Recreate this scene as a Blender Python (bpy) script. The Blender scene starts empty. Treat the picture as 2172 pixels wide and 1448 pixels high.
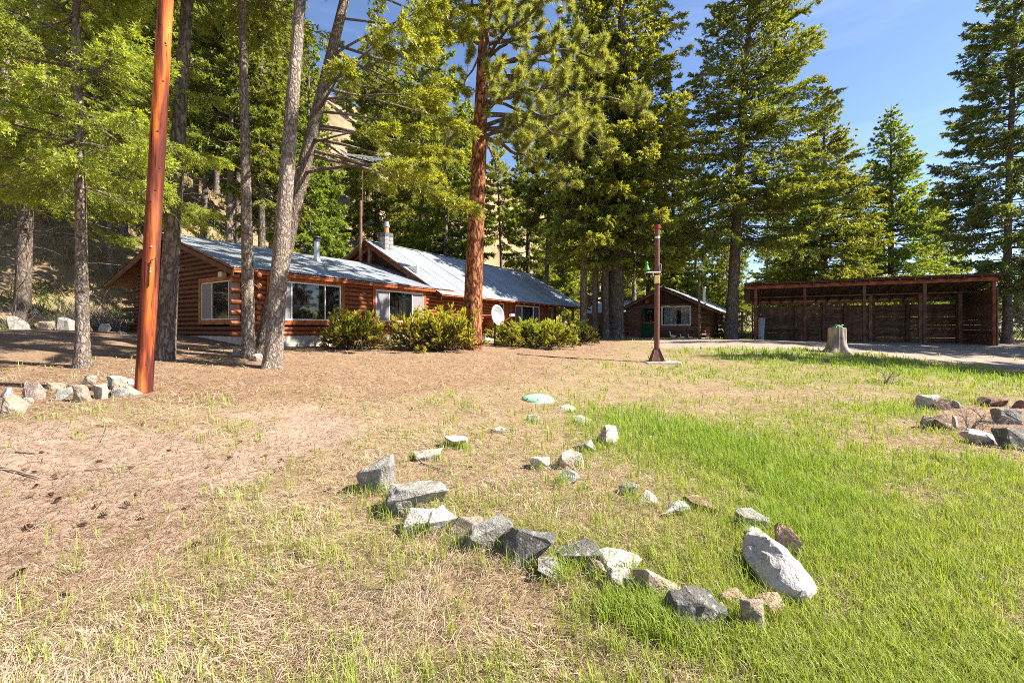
import bpy, bmesh, math, random
import numpy as np
from mathutils import Vector, Matrix

sc = bpy.context.scene
C = sc.collection
R = math.radians
F, CX, HY, EYE = 940.0, 1086.0, 695.0, 1.5

# ------------------------------------------------------------------ camera, sky, sun
cam = bpy.data.cameras.new('camera')
cam.sensor_width = 36.0
cam.lens = 36.0 * F / 2172.0
cam.shift_y = -(724 - HY) / 2172.0
cam.clip_start, cam.clip_end = 0.05, 3000
co = bpy.data.objects.new('camera', cam)
co.location = (0, 0, EYE)
co.rotation_euler = (R(90), 0, 0)
C.objects.link(co)
sc.camera = co

SUN_EL, SUN_AZ = R(43), R(96)           # azimuth measured from +Y towards +X
w = bpy.data.worlds.new('World')
sc.world = w
w.use_nodes = True
wn = w.node_tree
bg = wn.nodes['Background']
sky = wn.nodes.new('ShaderNodeTexSky')
sky.sky_type = 'NISHITA'
sky.sun_disc = False
sky.sun_elevation = SUN_EL
sky.sun_rotation = SUN_AZ
sky.altitude = 1200
sky.air_density = 1.0
sky.dust_density = 0.4
sky.ozone_density = 2.0
wb = wn.nodes.new('ShaderNodeMix'); wb.data_type = 'RGBA'; wb.blend_type = 'MULTIPLY'      # white balance of the whole sky
wb.inputs[0].default_value = 1; wb.inputs[7].default_value = (1.0, 1.02, 1.12, 1)
tcw = wn.nodes.new('ShaderNodeTexCoord'); mpw = wn.nodes.new('ShaderNodeMapping'); mpw.inputs['Scale'].default_value = (1.2, 1.2, 9)
cz = wn.nodes.new('ShaderNodeTexNoise'); cz.inputs['Scale'].default_value = 1.6; cz.inputs['Detail'].default_value = 7; cz.inputs['Roughness'].default_value = .62
crw = wn.nodes.new('ShaderNodeValToRGB'); crw.color_ramp.elements[0].position = .5; crw.color_ramp.elements[1].position = .85; crw.color_ramp.elements[1].color = (.22, .22, .22, 1)
wn.links.new(tcw.outputs['Generated'], mpw.inputs[0]); wn.links.new(mpw.outputs[0], cz.inputs['Vector']); wn.links.new(cz.outputs['Fac'], crw.inputs[0])
cmx = wn.nodes.new('ShaderNodeMix'); cmx.data_type = 'RGBA'; cmx.inputs[7].default_value = (5.2, 5.4, 5.9, 1)      # thin cirrus
wn.links.new(crw.outputs[0], cmx.inputs[0]); wn.links.new(sky.outputs[0], cmx.inputs[6])
wn.links.new(cmx.outputs[2], wb.inputs[6]); wn.links.new(wb.outputs[2], bg.inputs[0])
bg.inputs[1].default_value = 0.07

sl = bpy.data.lights.new('sun', 'SUN')
sl.energy = 5.0
sl.angle = R(0.53)
sl.color = (1.0, 0.93, 0.82)
so = bpy.data.objects.new('sun', sl)
sdir = Vector((math.sin(SUN_AZ) * math.cos(SUN_EL), math.cos(SUN_AZ) * math.cos(SUN_EL), math.sin(SUN_EL)))
so.rotation_euler = sdir.to_track_quat('Z', 'Y').to_euler()
so.location = (30, 10, 40)
C.objects.link(so)

sc.view_settings.view_transform = 'Standard'
sc.view_settings.look = 'None'
sc.view_settings.gamma = 1
sc.view_settings.exposure = 1.7
sc.view_settings.use_curve_mapping = False
sc.cycles.filter_width = 1.0
sc.cycles.use_denoising = False
sc.cycles.max_bounces = 7
sc.cycles.diffuse_bounces = 4
sc.cycles.glossy_bounces = 3
sc.cycles.transmission_bounces = 4
sc.cycles.transparent_max_bounces = 6

# ------------------------------------------------------------------ noise and terrain
def _h(xi, yi, seed):
    h = (xi * 374761393 + yi * 668265263 + seed * 974711) & 0xffffffff
    h = ((h ^ (h >> 13)) * 1274126177) & 0xffffffff
    return ((h ^ (h >> 16)) & 0xffff) / 65535.0

def vn(x, y, seed=0):
    x = np.asarray(x, float); y = np.asarray(y, float)
    xi = np.floor(x).astype(np.int64); yi = np.floor(y).astype(np.int64)
    fx = x - xi; fy = y - yi
    fx = fx * fx * (3 - 2 * fx); fy = fy * fy * (3 - 2 * fy)
    a = _h(xi, yi, seed) * (1 - fx) + _h(xi + 1, yi, seed) * fx
    b = _h(xi, yi + 1, seed) * (1 - fx) + _h(xi + 1, yi + 1, seed) * fx
    return a * (1 - fy) + b * fy

def fbm(x, y, seed=0, o=4):
    s, a, t = 0, 1.0, 0
    for i in range(o):
        s = s + a * vn(x * 2 ** i + 17.3 * i, y * 2 ** i - 9.1 * i, seed + i); t += a; a *= .5
    return s / t

def sstep(a, b, x):
    t = np.clip((x - a) / (b - a), 0, 1)
    return t * t * (3 - 2 * t)

HC = np.array((-7.66, 12.9)); HU = np.array((.541, .841)); HV = np.array((-.841, .541))   # house corner, facade, inward

def W(px, py, Z):
    return np.array(((px - CX) / F * Z, Z, EYE - (py - HY) / F * Z))

_ctl = [W(*p) for p in [
    (305, 825, 7.0), (175, 785, 8.8), (350, 766, 10), (528, 755, 10.8), (580, 775, 9.5), (1000, 733, 15.2), (1140, 850, 8.0),
    (1393, 770, 13.6), (1775, 746, 16.5), (1603, 722, 26.5), (1850, 727, 24), (2110, 733, 21.8), (1335, 714, 32.9), (1487, 718, 30),
    (745, 747, 13.6), (925, 747, 14.2), (1135, 742, 16), (600, 735, 13.6), (1305, 722, 24), (1550, 720, 27), (30, 850, 6.3),
    (2140, 945, 5.6), (2172, 860, 8), (2172, 790, 14), (2000, 800, 11.8), (800, 1000, 4.4), (0, 780, 8.5), (0, 705, 13.5),
    (200, 700, 13.5), (1500, 850, 8.6), (700, 830, 8.0), (1000, 790, 11), (480, 900, 5.7), (100, 950, 4.9), (1700, 800, 11.5)]]
_ctl += [np.array(p, float) for p in [(-4, 2, 0), (0, 1.5, 0), (4, 2, 0), (-3, 4, .06), (0, 3, .0), (3, 3.5, .0), (1, 2.4, -.02), (6, 4, .0), (.3, 4.6, .12),
    (-6, 0, 0), (7, 0, 0), (0, -4, -.05)]]
for s_, zz in ((0, .91), (4, .90), (8, .89), (13, .87), (19, .85), (25, .82)):
    p = HC + HU * s_
    _ctl.append(np.array((p[0], p[1], zz)))
    q = p + HV * 8
    _ctl.append(np.array((q[0], q[1], zz + .1)))
_ctl = np.array(_ctl)

def _base(X, Y):
    return .75 * sstep(3, 14, Y)

_LS = 5.0
_d2 = ((_ctl[:, None, :2] - _ctl[None, :, :2]) ** 2).sum(2)
_K = np.exp(-_d2 / (2 * _LS ** 2)) + np.eye(len(_ctl)) * .02
_w = np.linalg.solve(_K, _ctl[:, 2] - _base(_ctl[:, 0], _ctl[:, 1]))

def gz(X, Y):
    X = np.asarray(X, float); Y = np.asarray(Y, float)
    shp = X.shape
    x = X.ravel(); y = Y.ravel()
    z = _base(x, y)
    for (cx, cy, _), wt in zip(_ctl, _w):
        z = z + wt * np.exp(-((x - cx) ** 2 + (y - cy) ** 2) / (2 * _LS ** 2))
    t = HV[0] * (x - HC[0]) + HV[1] * (y - HC[1])
    r = np.log1p(np.exp(np.clip((t - 12.2) / 1.7, -30, 30))) * 1.7
    r = np.where((t - 12.2) / 1.7 > 25, t - 12.2, r)
    hh = .86 * r
    cap = 57 + 10 * (fbm(x / 40, y / 40, 5, 2) - .5)
    hh = -np.log(np.exp(-np.clip(hh, 0, 300) / 3) + np.exp(-cap / 3)) * 3
    hh = np.maximum(hh, 0)
    k = sstep(2, 12, hh)
    z = z + hh + k * 3.0 * (fbm(x / 13, y / 13, 9, 4) - .5) + sstep(.3, 3, hh) * .6 * (fbm(x / 2.3, y / 2.3, 19, 3) - .5)
    z = z + .075 * np.exp(-(((x - .55) / 1.25) ** 2 + ((y - 3.55) / 1.05) ** 2) ** 2)
    return z.reshape(shp)

def gz1(x, y):
    return float(gz(np.array([x]), np.array([y]))[0])

def ground_hit(px, py):
    px = np.asarray(px, float); py = np.asarray(py, float)
    d = np.maximum(py - HY, 6.0)
    Z = 1.2 * F / d
    for i in range(24):
        Zn = (EYE - gz((px - CX) / F * Z, Z)) * F / d
        Z = Z + .6 * (np.clip(Zn, 1.2, 60) - Z)
    return (px - CX) / F * Z, Z

def G(px, py):
    x, y = ground_hit(np.array([px]), np.array([py]))
    return float(x[0]), float(y[0])

# ------------------------------------------------------------------ object helpers
def link(o, parent=None, loc=None, rot=None, scale=None):
    C.objects.link(o)
    if parent is not None: o.parent = parent
    if loc is not None: o.location = loc
    if rot is not None: o.rotation_euler = rot
    if scale is not None: o.scale = scale
    return o

def tag(o, label=None, cat=None, group=None, kind=None):
    if label: o['label'] = label
    if cat: o['category'] = cat
    if group: o['group'] = group
    if kind: o['kind'] = kind
    return o

def empty(name, loc, label, cat, rotz=0, group=None):
    o = bpy.data.objects.new(name, None)
    o.empty_display_size = .2
    link(o, None, loc, (0, 0, rotz))
    return tag(o, label, cat, group)

def O(name, me, parent=None, loc=None, rot=None, scale=None):
    return link(bpy.data.objects.new(name, me), parent, loc, rot, scale)

def npmesh(name, V, Fc, mats, col=None, smooth=False, midx=None):
    me = bpy.data.meshes.new(name)
    V = np.asarray(V, np.float32); Fc = np.asarray(Fc, np.int32)
    k = Fc.shape[1]; nf = len(Fc)
    me.vertices.add(len(V)); me.vertices.foreach_set('co', V.ravel())
    me.loops.add(nf * k); me.loops.foreach_set('vertex_index', Fc.ravel())
    me.polygons.add(nf); me.polygons.foreach_set('loop_start', np.arange(0, nf * k, k, dtype=np.int32))
    me.polygons.foreach_set('use_smooth', np.full(nf, smooth, bool))
    for m in (mats if isinstance(mats, (list, tuple)) else [mats]): me.materials.append(m)
    if midx is not None: me.polygons.foreach_set('material_index', np.asarray(midx, np.int32))
    if col is not None:
        a = me.color_attributes.new('tint', 'FLOAT_COLOR', 'POINT')
        c = np.ones((len(V), 4), np.float32); c[:, :3] = col
        a.data.foreach_set('color', c.ravel())
    me.update()
    return me

def bmdone(bm, name, mats, smooth=False):
    me = bpy.data.meshes.new(name)
    bmesh.ops.recalc_face_normals(bm, faces=bm.faces)
    bm.to_mesh(me); bm.free()
    for m in (mats if isinstance(mats, (list, tuple)) else [mats]): me.materials.append(m)
    if smooth: me.polygons.foreach_set('use_smooth', np.ones(len(me.polygons), bool))
    return me

def boxmesh(x0, x1, y0, y1, z0, z1, m, bev=.006):
    bm = bmesh.new()
    bmesh.ops.create_cube(bm, size=1)
    for v in bm.verts:
        v.co = Vector(((x0 + x1) / 2 + v.co.x * (x1 - x0), (y0 + y1) / 2 + v.co.y * (y1 - y0), (z0 + z1) / 2 + v.co.z * (z1 - z0)))
    b = min(bev, .3 * min(abs(x1 - x0), abs(y1 - y0), abs(z1 - z0)))
    if b > 0.0005:
        bmesh.ops.bevel(bm, geom=list(bm.edges), offset=b, segments=1, affect='EDGES')
    return bmdone(bm, 'box', m)

def box(name, x0, x1, y0, y1, z0, z1, m, parent, bev=.006):
    cx, cy, cz = (x0 + x1) / 2, (y0 + y1) / 2, (z0 + z1) / 2
    return O(name, boxmesh(x0 - cx, x1 - cx, y0 - cy, y1 - cy, z0 - cz, z1 - cz, m, bev), parent, (cx, cy, cz))

def prism(name, pts, y0, y1, m, parent, axis='y'):
    """polygon in (a,z) extruded between y0 and y1"""
    bm = bmesh.new()
    f = (lambda a, z, d: (a, d, z)) if axis == 'y' else (lambda a, z, d: (d, a, z))
    A = [bm.verts.new(f(a, z, y0)) for a, z in pts]; B = [bm.verts.new(f(a, z, y1)) for a, z in pts]
    bm.faces.new(A); bm.faces.new(B)
    n = len(pts)
    for i in range(n): bm.faces.new((A[i], A[(i + 1) % n], B[(i + 1) % n], B[i]))
    return O(name, bmdone(bm, name, m), parent)

def tubes(P, Rd, sides=6, cap=False):
    """P (n,m,3), Rd (n,m) -> verts, quads"""
    n, m, _ = P.shape
    T = np.gradient(P, axis=1)
    T /= np.linalg.norm(T, axis=2, keepdims=True) + 1e-9
    ref = np.zeros_like(T); ref[..., 2] = 1
    mean = np.abs(T[..., 2]).mean(axis=1) > .8
    ref[mean] = (1, 0, 0)
    S = np.cross(T, ref); S /= np.linalg.norm(S, axis=2, keepdims=True) + 1e-9
    U = np.cross(S, T)
    a = np.arange(sides) * 2 * np.pi / sides
    V = P[:, :, None, :] + Rd[:, :, None, None] * (np.cos(a)[None, None, :, None] * S[:, :, None, :] + np.sin(a)[None, None, :, None] * U[:, :, None, :])
    idx = np.arange(n * m * sides).reshape(n, m, sides)
    q = np.stack([idx[:, :-1, :], np.roll(idx[:, :-1, :], -1, 2), np.roll(idx[:, 1:, :], -1, 2), idx[:, 1:, :]], -1).reshape(-1, 4)
    return V.reshape(-1, 3), q

def tube_obj(name, pts, rads, m, parent=None, sides=12, smooth=True, loc=None):
    pts = np.array(pts, float)[None]; rads = np.array(rads, float)[None]
    # close the ends with tiny rings
    pts = np.concatenate([pts[:, :1] , pts, pts[:, -1:]], 1)
    d0 = pts[:, 2] - pts[:, 1]; d1 = pts[:, -2] - pts[:, -3]
    pts[:, 0] -= d0 * 1e-3; pts[:, -1] += d1 * 1e-3
    rads = np.concatenate([rads[:, :1] * 0 + 1e-4, rads, rads[:, -1:] * 0 + 1e-4], 1)
    V, q = tubes(pts, rads, sides)
    return O(name, npmesh(name, V, q, m, smooth=smooth), parent, loc)

def cyl(name, r0, r1, h, m, parent, loc, rot=None, sides=16):
    bm = bmesh.new()
    bmesh.ops.create_cone(bm, cap_ends=True, segments=sides, radius1=r0, radius2=r1, depth=h)
    bmesh.ops.translate(bm, verts=bm.verts, vec=(0, 0, h / 2))
    es = [e for e in bm.edges if abs(e.verts[0].co.z - e.verts[1].co.z) < 1e-5]
    bmesh.ops.bevel(bm, geom=es, offset=min(.01, r0 * .15, max(r1, .001) * .3, h * .3), segments=1, affect='EDGES')
    return O(name, bmdone(bm, name, m), parent, loc, rot)

# ------------------------------------------------------------------ materials
def newmat(name, rough=.8, spec=.25):
    m = bpy.data.materials.new(name); m.use_nodes = True
    nt = m.node_tree
    b = nt.nodes['Principled BSDF']
    b.inputs['Roughness'].default_value = rough
    b.inputs['Specular IOR Level'].default_value = spec
    return m, nt, b

def N(nt, t, **kw):
    n = nt.nodes.new(t)
    for k, v in kw.items():
        if k in n.inputs.keys(): n.inputs[k].default_value = v
        else: setattr(n, k, v)
    return n

def coords(nt, scale=(1, 1, 1), kind='Object'):
    tc = N(nt, 'ShaderNodeTexCoord'); mp = N(nt, 'ShaderNodeMapping')
    mp.inputs['Scale'].default_value = scale
    nt.links.new(tc.outputs[kind], mp.inputs['Vector'])
    return mp.outputs[0]

def noise(nt, vec, scale, detail=6, rough=.6, dist=0):
    n = N(nt, 'ShaderNodeTexNoise')
    n.inputs['Scale'].default_value = scale; n.inputs['Detail'].default_value = detail
    n.inputs['Roughness'].default_value = rough; n.inputs['Distortion'].default_value = dist
    nt.links.new(vec, n.inputs['Vector'])
    return n.outputs['Fac']

def ramp(nt, fac, stops):
    r = N(nt, 'ShaderNodeValToRGB')
    e = r.color_ramp.elements
    while len(e) < len(stops): e.new(.5)
    for i, (p, c) in enumerate(stops):
        e[i].position = p; e[i].color = (c[0], c[1], c[2], 1)
    nt.links.new(fac, r.inputs[0])
    return r.outputs[0]

def mix(nt, a, b, fac=.5, mode='MIX'):
    n = N(nt, 'ShaderNodeMix', data_type='RGBA', blend_type=mode)
    for s, v in ((n.inputs[0], fac), (n.inputs[6], a), (n.inputs[7], b)):
        if hasattr(v, 'is_linked') or isinstance(v, bpy.types.NodeSocket): nt.links.new(v, s)
        elif isinstance(v, (tuple, list)): s.default_value = (v[0], v[1], v[2], 1)
        else: s.default_value = v
    return n.outputs[2]

def bump(nt, b, h, strength=.5, dist=.02):
    n = N(nt, 'ShaderNodeBump')
    n.inputs['Strength'].default_value = strength; n.inputs['Distance'].default_value = dist
    nt.links.new(h, n.inputs['Height']); nt.links.new(n.outputs[0], b.inputs['Normal'])

def rndval(nt, lo=.75, hi=1.25):
    oi = N(nt, 'ShaderNodeObjectInfo'); mr = N(nt, 'ShaderNodeMapRange')
    mr.inputs[3].default_value = lo; mr.inputs[4].default_value = hi
    nt.links.new(oi.outputs['Random'], mr.inputs[0])
    return mr.outputs[0], oi.outputs['Random']

def scalecol(nt, col, val):
    n = N(nt, 'ShaderNodeVectorMath', operation='SCALE')
    nt.links.new(col, n.inputs[0]); nt.links.new(val, n.inputs[3])
    return n.outputs[0]

def wood(name, dark, mid, light, grain=(1, 1, 1), sc_=14, rough=.6, var=(.7, 1.25), spec=.3, bmp=.35, kind='Object'):
    m, nt, b = newmat(name, rough, spec)
    v = coords(nt, grain, kind)
    a = noise(nt, v, sc_, 8, .65, .4)
    c = ramp(nt, a, [(.25, dark), (.5, mid), (.75, light)])
    big = noise(nt, coords(nt, (1.5, 1.5, 1.5), kind), 1.7, 3)
    c = mix(nt, c, ramp(nt, big, [(.35, (.55, .5, .5)), (.65, (1.15, 1.1, 1.05))]), 1.0, 'MULTIPLY')
    rv, _ = rndval(nt, *var)
    nt.links.new(scalecol(nt, c, rv), b.inputs['Base Color'])
    bump(nt, b, a, bmp, .012)
    return m

def plain(name, col, rough=.6, metal=0, spec=.3, nz=.25, scale=8, bmp=.1):
    m, nt, b = newmat(name, rough, spec)
    a = noise(nt, coords(nt), scale, 6)
    d = tuple(c * (1 - nz) for c in col); l = tuple(min(1, c * (1 + nz)) for c in col)
    nt.links.new(ramp(nt, a, [(.3, d), (.7, l)]), b.inputs['Base Color'])
    b.inputs['Metallic'].default_value = metal
    if bmp: bump(nt, b, a, bmp, .005)
    return m

def bark(name, dark, mid, light, vs=9, stretch=.22, bs=.9, lo=.34):
    m, nt, b = newmat(name, .9, .15)
    v = coords(nt, (1, 1, stretch))
    wv = N(nt, 'ShaderNodeTexVoronoi', feature='DISTANCE_TO_EDGE'); wv.inputs['Scale'].default_value = vs
    n0 = N(nt, 'ShaderNodeTexNoise'); n0.inputs['Scale'].default_value = 7; n0.inputs['Detail'].default_value = 4
    nt.links.new(v, n0.inputs['Vector'])
    dv = mix(nt, v, n0.outputs['Color'], .22)
    nt.links.new(dv, wv.inputs['Vector'])
    n1 = noise(nt, v, 26, 6, .7)
    h = N(nt, 'ShaderNodeMath', operation='MULTIPLY_ADD')
    nt.links.new(wv.outputs['Distance'], h.inputs[0]); h.inputs[1].default_value = 1.6; nt.links.new(n1, h.inputs[2])
    c = ramp(nt, h.outputs[0], [(lo, dark), (lo + .25, mid), (.98, light)])
    big = noise(nt, coords(nt), 1.3, 4)
    c = mix(nt, c, ramp(nt, big, [(.3, (.7, .7, .72)), (.7, (1.2, 1.15, 1.05))]), 1.0, 'MULTIPLY')
    rv, _ = rndval(nt, .8, 1.2)
    nt.links.new(scalecol(nt, c, rv), b.inputs['Base Color'])
    bump(nt, b, h.outputs[0], bs, .035)
    return m

def leafmat(name, trans=.35, rough=.55, spec=.25, hv=.03, tcol=(1.25, 1.15, .35)):
    m, nt, b = newmat(name, rough, spec)
    at = N(nt, 'ShaderNodeAttribute', attribute_name='tint')
    rv, rr = rndval(nt, .82, 1.18)
    hs = N(nt, 'ShaderNodeHueSaturation')
    mr = N(nt, 'ShaderNodeMapRange'); mr.inputs[3].default_value = .5 - hv * .5; mr.inputs[4].default_value = .5 + hv * .5
    fr = N(nt, 'ShaderNodeMath', operation='FRACT'); ml = N(nt, 'ShaderNodeMath', operation='MULTIPLY'); ml.inputs[1].default_value = 7.13
    nt.links.new(rr, ml.inputs[0]); nt.links.new(ml.outputs[0], fr.inputs[0]); nt.links.new(fr.outputs[0], mr.inputs[0])
    nt.links.new(mr.outputs[0], hs.inputs['Hue']); nt.links.new(rv, hs.inputs['Value'])
    nt.links.new(at.outputs['Color'], hs.inputs['Color'])
    nt.links.new(hs.outputs[0], b.inputs['Base Color'])
    tr = N(nt, 'ShaderNodeBsdfTranslucent')
    nt.links.new(mix(nt, hs.outputs[0], tcol, 1.0, 'MULTIPLY'), tr.inputs['Color'])
    ms = N(nt, 'ShaderNodeMixShader'); ms.inputs[0].default_value = trans
    nt.links.new(b.outputs[0], ms.inputs[1]); nt.links.new(tr.outputs[0], ms.inputs[2])
    nt.links.new(ms.outputs[0], nt.nodes['Material Output'].inputs['Surface'])
    return m

M = {}
M['leaf'] = leafmat('conifer_needles', .5, .45, .4,  tcol=(1.35, 1.25, .4))
M['juniper'] = leafmat('juniper_needles', .45)
M['grass'] = leafmat('grass_blades', .4, hv=.02, tcol=(1.2, 1.2, .5))
M['straw'] = leafmat('dry_grass', .4, hv=.02, tcol=(1, 1, .9))
M['bark'] = bark('fir_bark', (.045, .034, .028), (.15, .12, .10), (.33, .28, .24), 17, .5)
M['bark_dark'] = bark('old_fir_bark', (.03, .024, .02), (.095, .075, .06), (.21, .175, .145), 11, .38)
M['bark_red'] = bark('ponderosa_bark', (.035, .014, .009), (.24, .09, .038), (.40, .19, .095), 8, .36, 1.0, .47)
M['twig'] = plain('dead_twig', (.20, .165, .135), .9)
M['stem'] = plain('brown_stem', (.11, .075, .05), .9)
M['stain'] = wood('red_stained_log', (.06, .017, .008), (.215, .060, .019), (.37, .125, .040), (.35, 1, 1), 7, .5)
M['stain_shaded'] = wood('shade_toned_log', (.035, .012, .007), (.10, .034, .014), (.18, .064, .026), (.35, 1, 1), 7, .55)  # log stain darkened to put the gable's shade into the colour; also on rakes
M['trimwood'] = wood('orange_stained_trim', (.17, .042, .012), (.37, .10, .024), (.50, .17, .045), (1, 1, 1), 9, .5, (.85, 1.1))
M['goldtrim'] = wood('golden_stained_trim', (.18, .06, .015), (.36, .14, .034), (.48, .21, .06), (1, 1, 1), 9, .5, (.85, 1.1))
M['endgrain'] = wood('log_end_grain', (.16, .055, .02), (.36, .14, .055), (.48, .23, .11), (1, 1, 1), 24, .7)
M['cabinlog'] = wood('weathered_cabin_log', (.075, .037, .024), (.20, .105, .07), (.34, .20, .135), (.3, 1, 1), 9, .75)
M['cabindark'] = wood('dark_gable_board', (.03, .015, .010), (.07, .034, .022), (.12, .06, .04), (1, 1, .2), 14, .75)
M['cabinend'] = wood('cabin_log_end', (.12, .08, .05), (.32, .22, .14), (.46, .34, .23), (1, 1, 1), 22, .8)
M['oldplank'] = wood('old_barn_plank', (.06, .038, .025), (.18, .115, .075), (.30, .205, .14), (.25, 1, 1), 12, .85)
M['oldbeam'] = wood('old_beam', (.07, .04, .026), (.18, .105, .068), (.29, .19, .13), (1, 1, .3), 12, .85)
M['redpost'] = wood('red_brown_post', (.08, .022, .012), (.21, .065, .032), (.31, .115, .06), (1, 1, .25), 10, .7)
M['redbeam'] = wood('red_brown_beam', (.10, .03, .016), (.25, .075, .035), (.36, .12, .06), (.25, 1, 1), 10, .7)
M['paleplank'] = wood('tan_plank', (.13, .06, .028), (.28, .14, .065), (.38, .21, .11), (1, 1, .2), 10, .75)
M['greypole'] = wood('weathered_pole', (.10, .06, .035), (.25, .16, .10), (.36, .25, .17), (1, 1, .15), 12, .8)
M['stump'] = wood('weathered_stump', (.16, .125, .10), (.37, .31, .26), (.54, .47, .40), (1, 1, .12), 10, .9, (.95, 1.05), .15, .8)
M['stumptop'] = wood('stump_top', (.30, .22, .15), (.45, .35, .25), (.55, .45, .33), (1, 1, 1), 22, .9)
M['concrete'] = plain('concrete', (.42, .38, .33), .9, nz=.3, scale=5)
M['block'] = plain('chimney_block', (.24, .235, .23), .9, nz=.4, scale=7)
M['blacktop'] = plain('sooty_block', (.10, .10, .10), .9, nz=.4)
M['clay'] = plain('clay_flue', (.42, .20, .09), .8)
M['white'] = plain('white_frame', (.66, .66, .64), .4, nz=.05)
M['cream'] = plain('cream_frame', (.62, .54, .38), .5, nz=.1)
M['screen'] = plain('insect_screen', (.20, .19, .21), .7, nz=.08)
M['screen_dark'] = plain('dark_insect_screen', (.055, .055, .065), .7, nz=.1)
M['blind'] = plain('vertical_blind', (.07, .06, .05), .8, nz=.3)
M['black'] = plain('unlit_room_black', (.012, .010, .009), .9, nz=.3)  # near-black colour in place of the shade inside unlit rooms
M['steel'] = plain('galvanised_pipe', (.42, .44, .47), .35, metal=.8, nz=.15)
M['darksteel'] = plain('dark_steel', (.05, .05, .055), .5, metal=.5)
M['brownsteel'] = plain('brown_painted_steel', (.135, .052, .034), .5, nz=.35, scale=12, spec=.4)
M['rust'] = plain('rusted_steel', (.13, .06, .035), .8, nz=.4, scale=20)
M['redcap'] = plain('dark_red_cap', (.20, .03, .025), .5)
M['green'] = plain('green_plastic', (.055, .24, .045), .4, nz=.3)
M['greendoor'] = wood('green_painted_door', (.012, .05, .018), (.02, .085, .03), (.035, .12, .045), (1, 1, .3), 8, .6, (.95, 1.05))
M['lidgreen'] = plain('faded_green_lid', (.26, .46, .31), .7, nz=.2)
M['lidwhite'] = plain('faded_white_lid', (.62, .70, .62), .7, nz=.12)
M['dish'] = plain('dish_white', (.34, .35, .36), .45, nz=.06)
M['dishrim'] = plain('dish_grey', (.30, .31, .33), .5)
M['orange'] = plain('orange_sleeve', (.62, .10, .03), .6)
M['yellow'] = plain('yellow_arm', (.55, .36, .04), .6)
M['lantern'] = plain('tan_lantern', (.55, .40, .15), .6)
M['goose'] = plain('white_goose', (.80, .80, .78), .6, nz=.05)
M['beak'] = plain('goose_beak', (.6, .25, .03), .6)
M['paleboard'] = plain('faded_blue_board', (.40, .50, .56), .7, nz=.35, scale=5)
M['tar'] = plain('tar_paper_roof', (.035, .03, .028), .95, nz=.5, scale=9, bmp=.5)
M['curtain'] = plain('grey_curtain', (.50, .56, .55), .85, nz=.2, scale=3)
M['cone'] = plain('pine_cone', (.17, .105, .07), .9, nz=.4, scale=60)
M['lettering'] = plain('dark_lettering', (.06, .06, .07), .6)

def corrugated():
    m, nt, b = newmat('galvanised_roof_sheet', .42, .5)
    v = coords(nt, (1, .15, 1))
    a = noise(nt, v, 9, 6, .6)
    c = ramp(nt, a, [(.3, (.26, .285, .31)), (.55, (.36, .385, .41)), (.8, (.43, .45, .46))])
    rv, _ = rndval(nt, .85, 1.12)
    st = noise(nt, coords(nt, (3, .25, 1)), 2.5, 5)
    c = mix(nt, c, ramp(nt, st, [(.55, (1, 1, 1)), (.75, (.72, .62, .55))]), 1, 'MULTIPLY')
    nt.links.new(scalecol(nt, c, rv), b.inputs['Base Color'])
    b.inputs['Metallic'].default_value = .35
    r2 = ramp(nt, a, [(.3, (.38,) * 3), (.7, (.6,) * 3)])
    nt.links.new(r2, b.inputs['Roughness'])
    return m
M['roof'] = corrugated()

def glassmat(name, tint, al):
    m, nt, b = newmat(name, .03, .5)
    b.inputs['Base Color'].default_value = (*tint, 1)
    b.inputs['Alpha'].default_value = al
    b.inputs['Specular IOR Level'].default_value = .9
    b.inputs['IOR'].default_value = 1.6
    return m
M['glass'] = glassmat('window_glass', (.012, .014, .014), .45)
M['glass_clear'] = glassmat('clear_window_glass', (.02, .024, .024), .2)

def polemat():
    m, nt, b = newmat('oiled_utility_pole', .72, .15)
    v = coords(nt, (1, 1, .10))
    a = noise(nt, v, 5, 3, .5, .6)
    f = noise(nt, coords(nt, (1, 1, .04)), 60, 5, .6)
    c = ramp(nt, a, [(.40, (.085, .022, .016)), (.50, (.20, .045, .020)), (.57, (.42, .105, .022)), (.7, (.58, .20, .04))])
    c = mix(nt, c, ramp(nt, f, [(.3, (.62, .58, .55)), (.65, (1.1, 1.1, 1.1))]), 1, 'MULTIPLY')
    cr = noise(nt, coords(nt, (1, 1, .025)), 34, 3, .5, .3)
    c = mix(nt, c, ramp(nt, cr, [(.34, (.22, .2, .2)), (.40, (1, 1, 1))]), 1, 'MULTIPLY')
    wt = noise(nt, coords(nt, (1, 1, .3)), 3, 5, .6)
    c = mix(nt, c, (.34, .20, .13), ramp(nt, wt, [(.55, (0, 0, 0)), (.8, (.45, .45, .45))]))
    nt.links.new(c, b.inputs['Base Color'])
    bump(nt, b, f, .6, .012)
    return m
M['pole'] = polemat()

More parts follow.
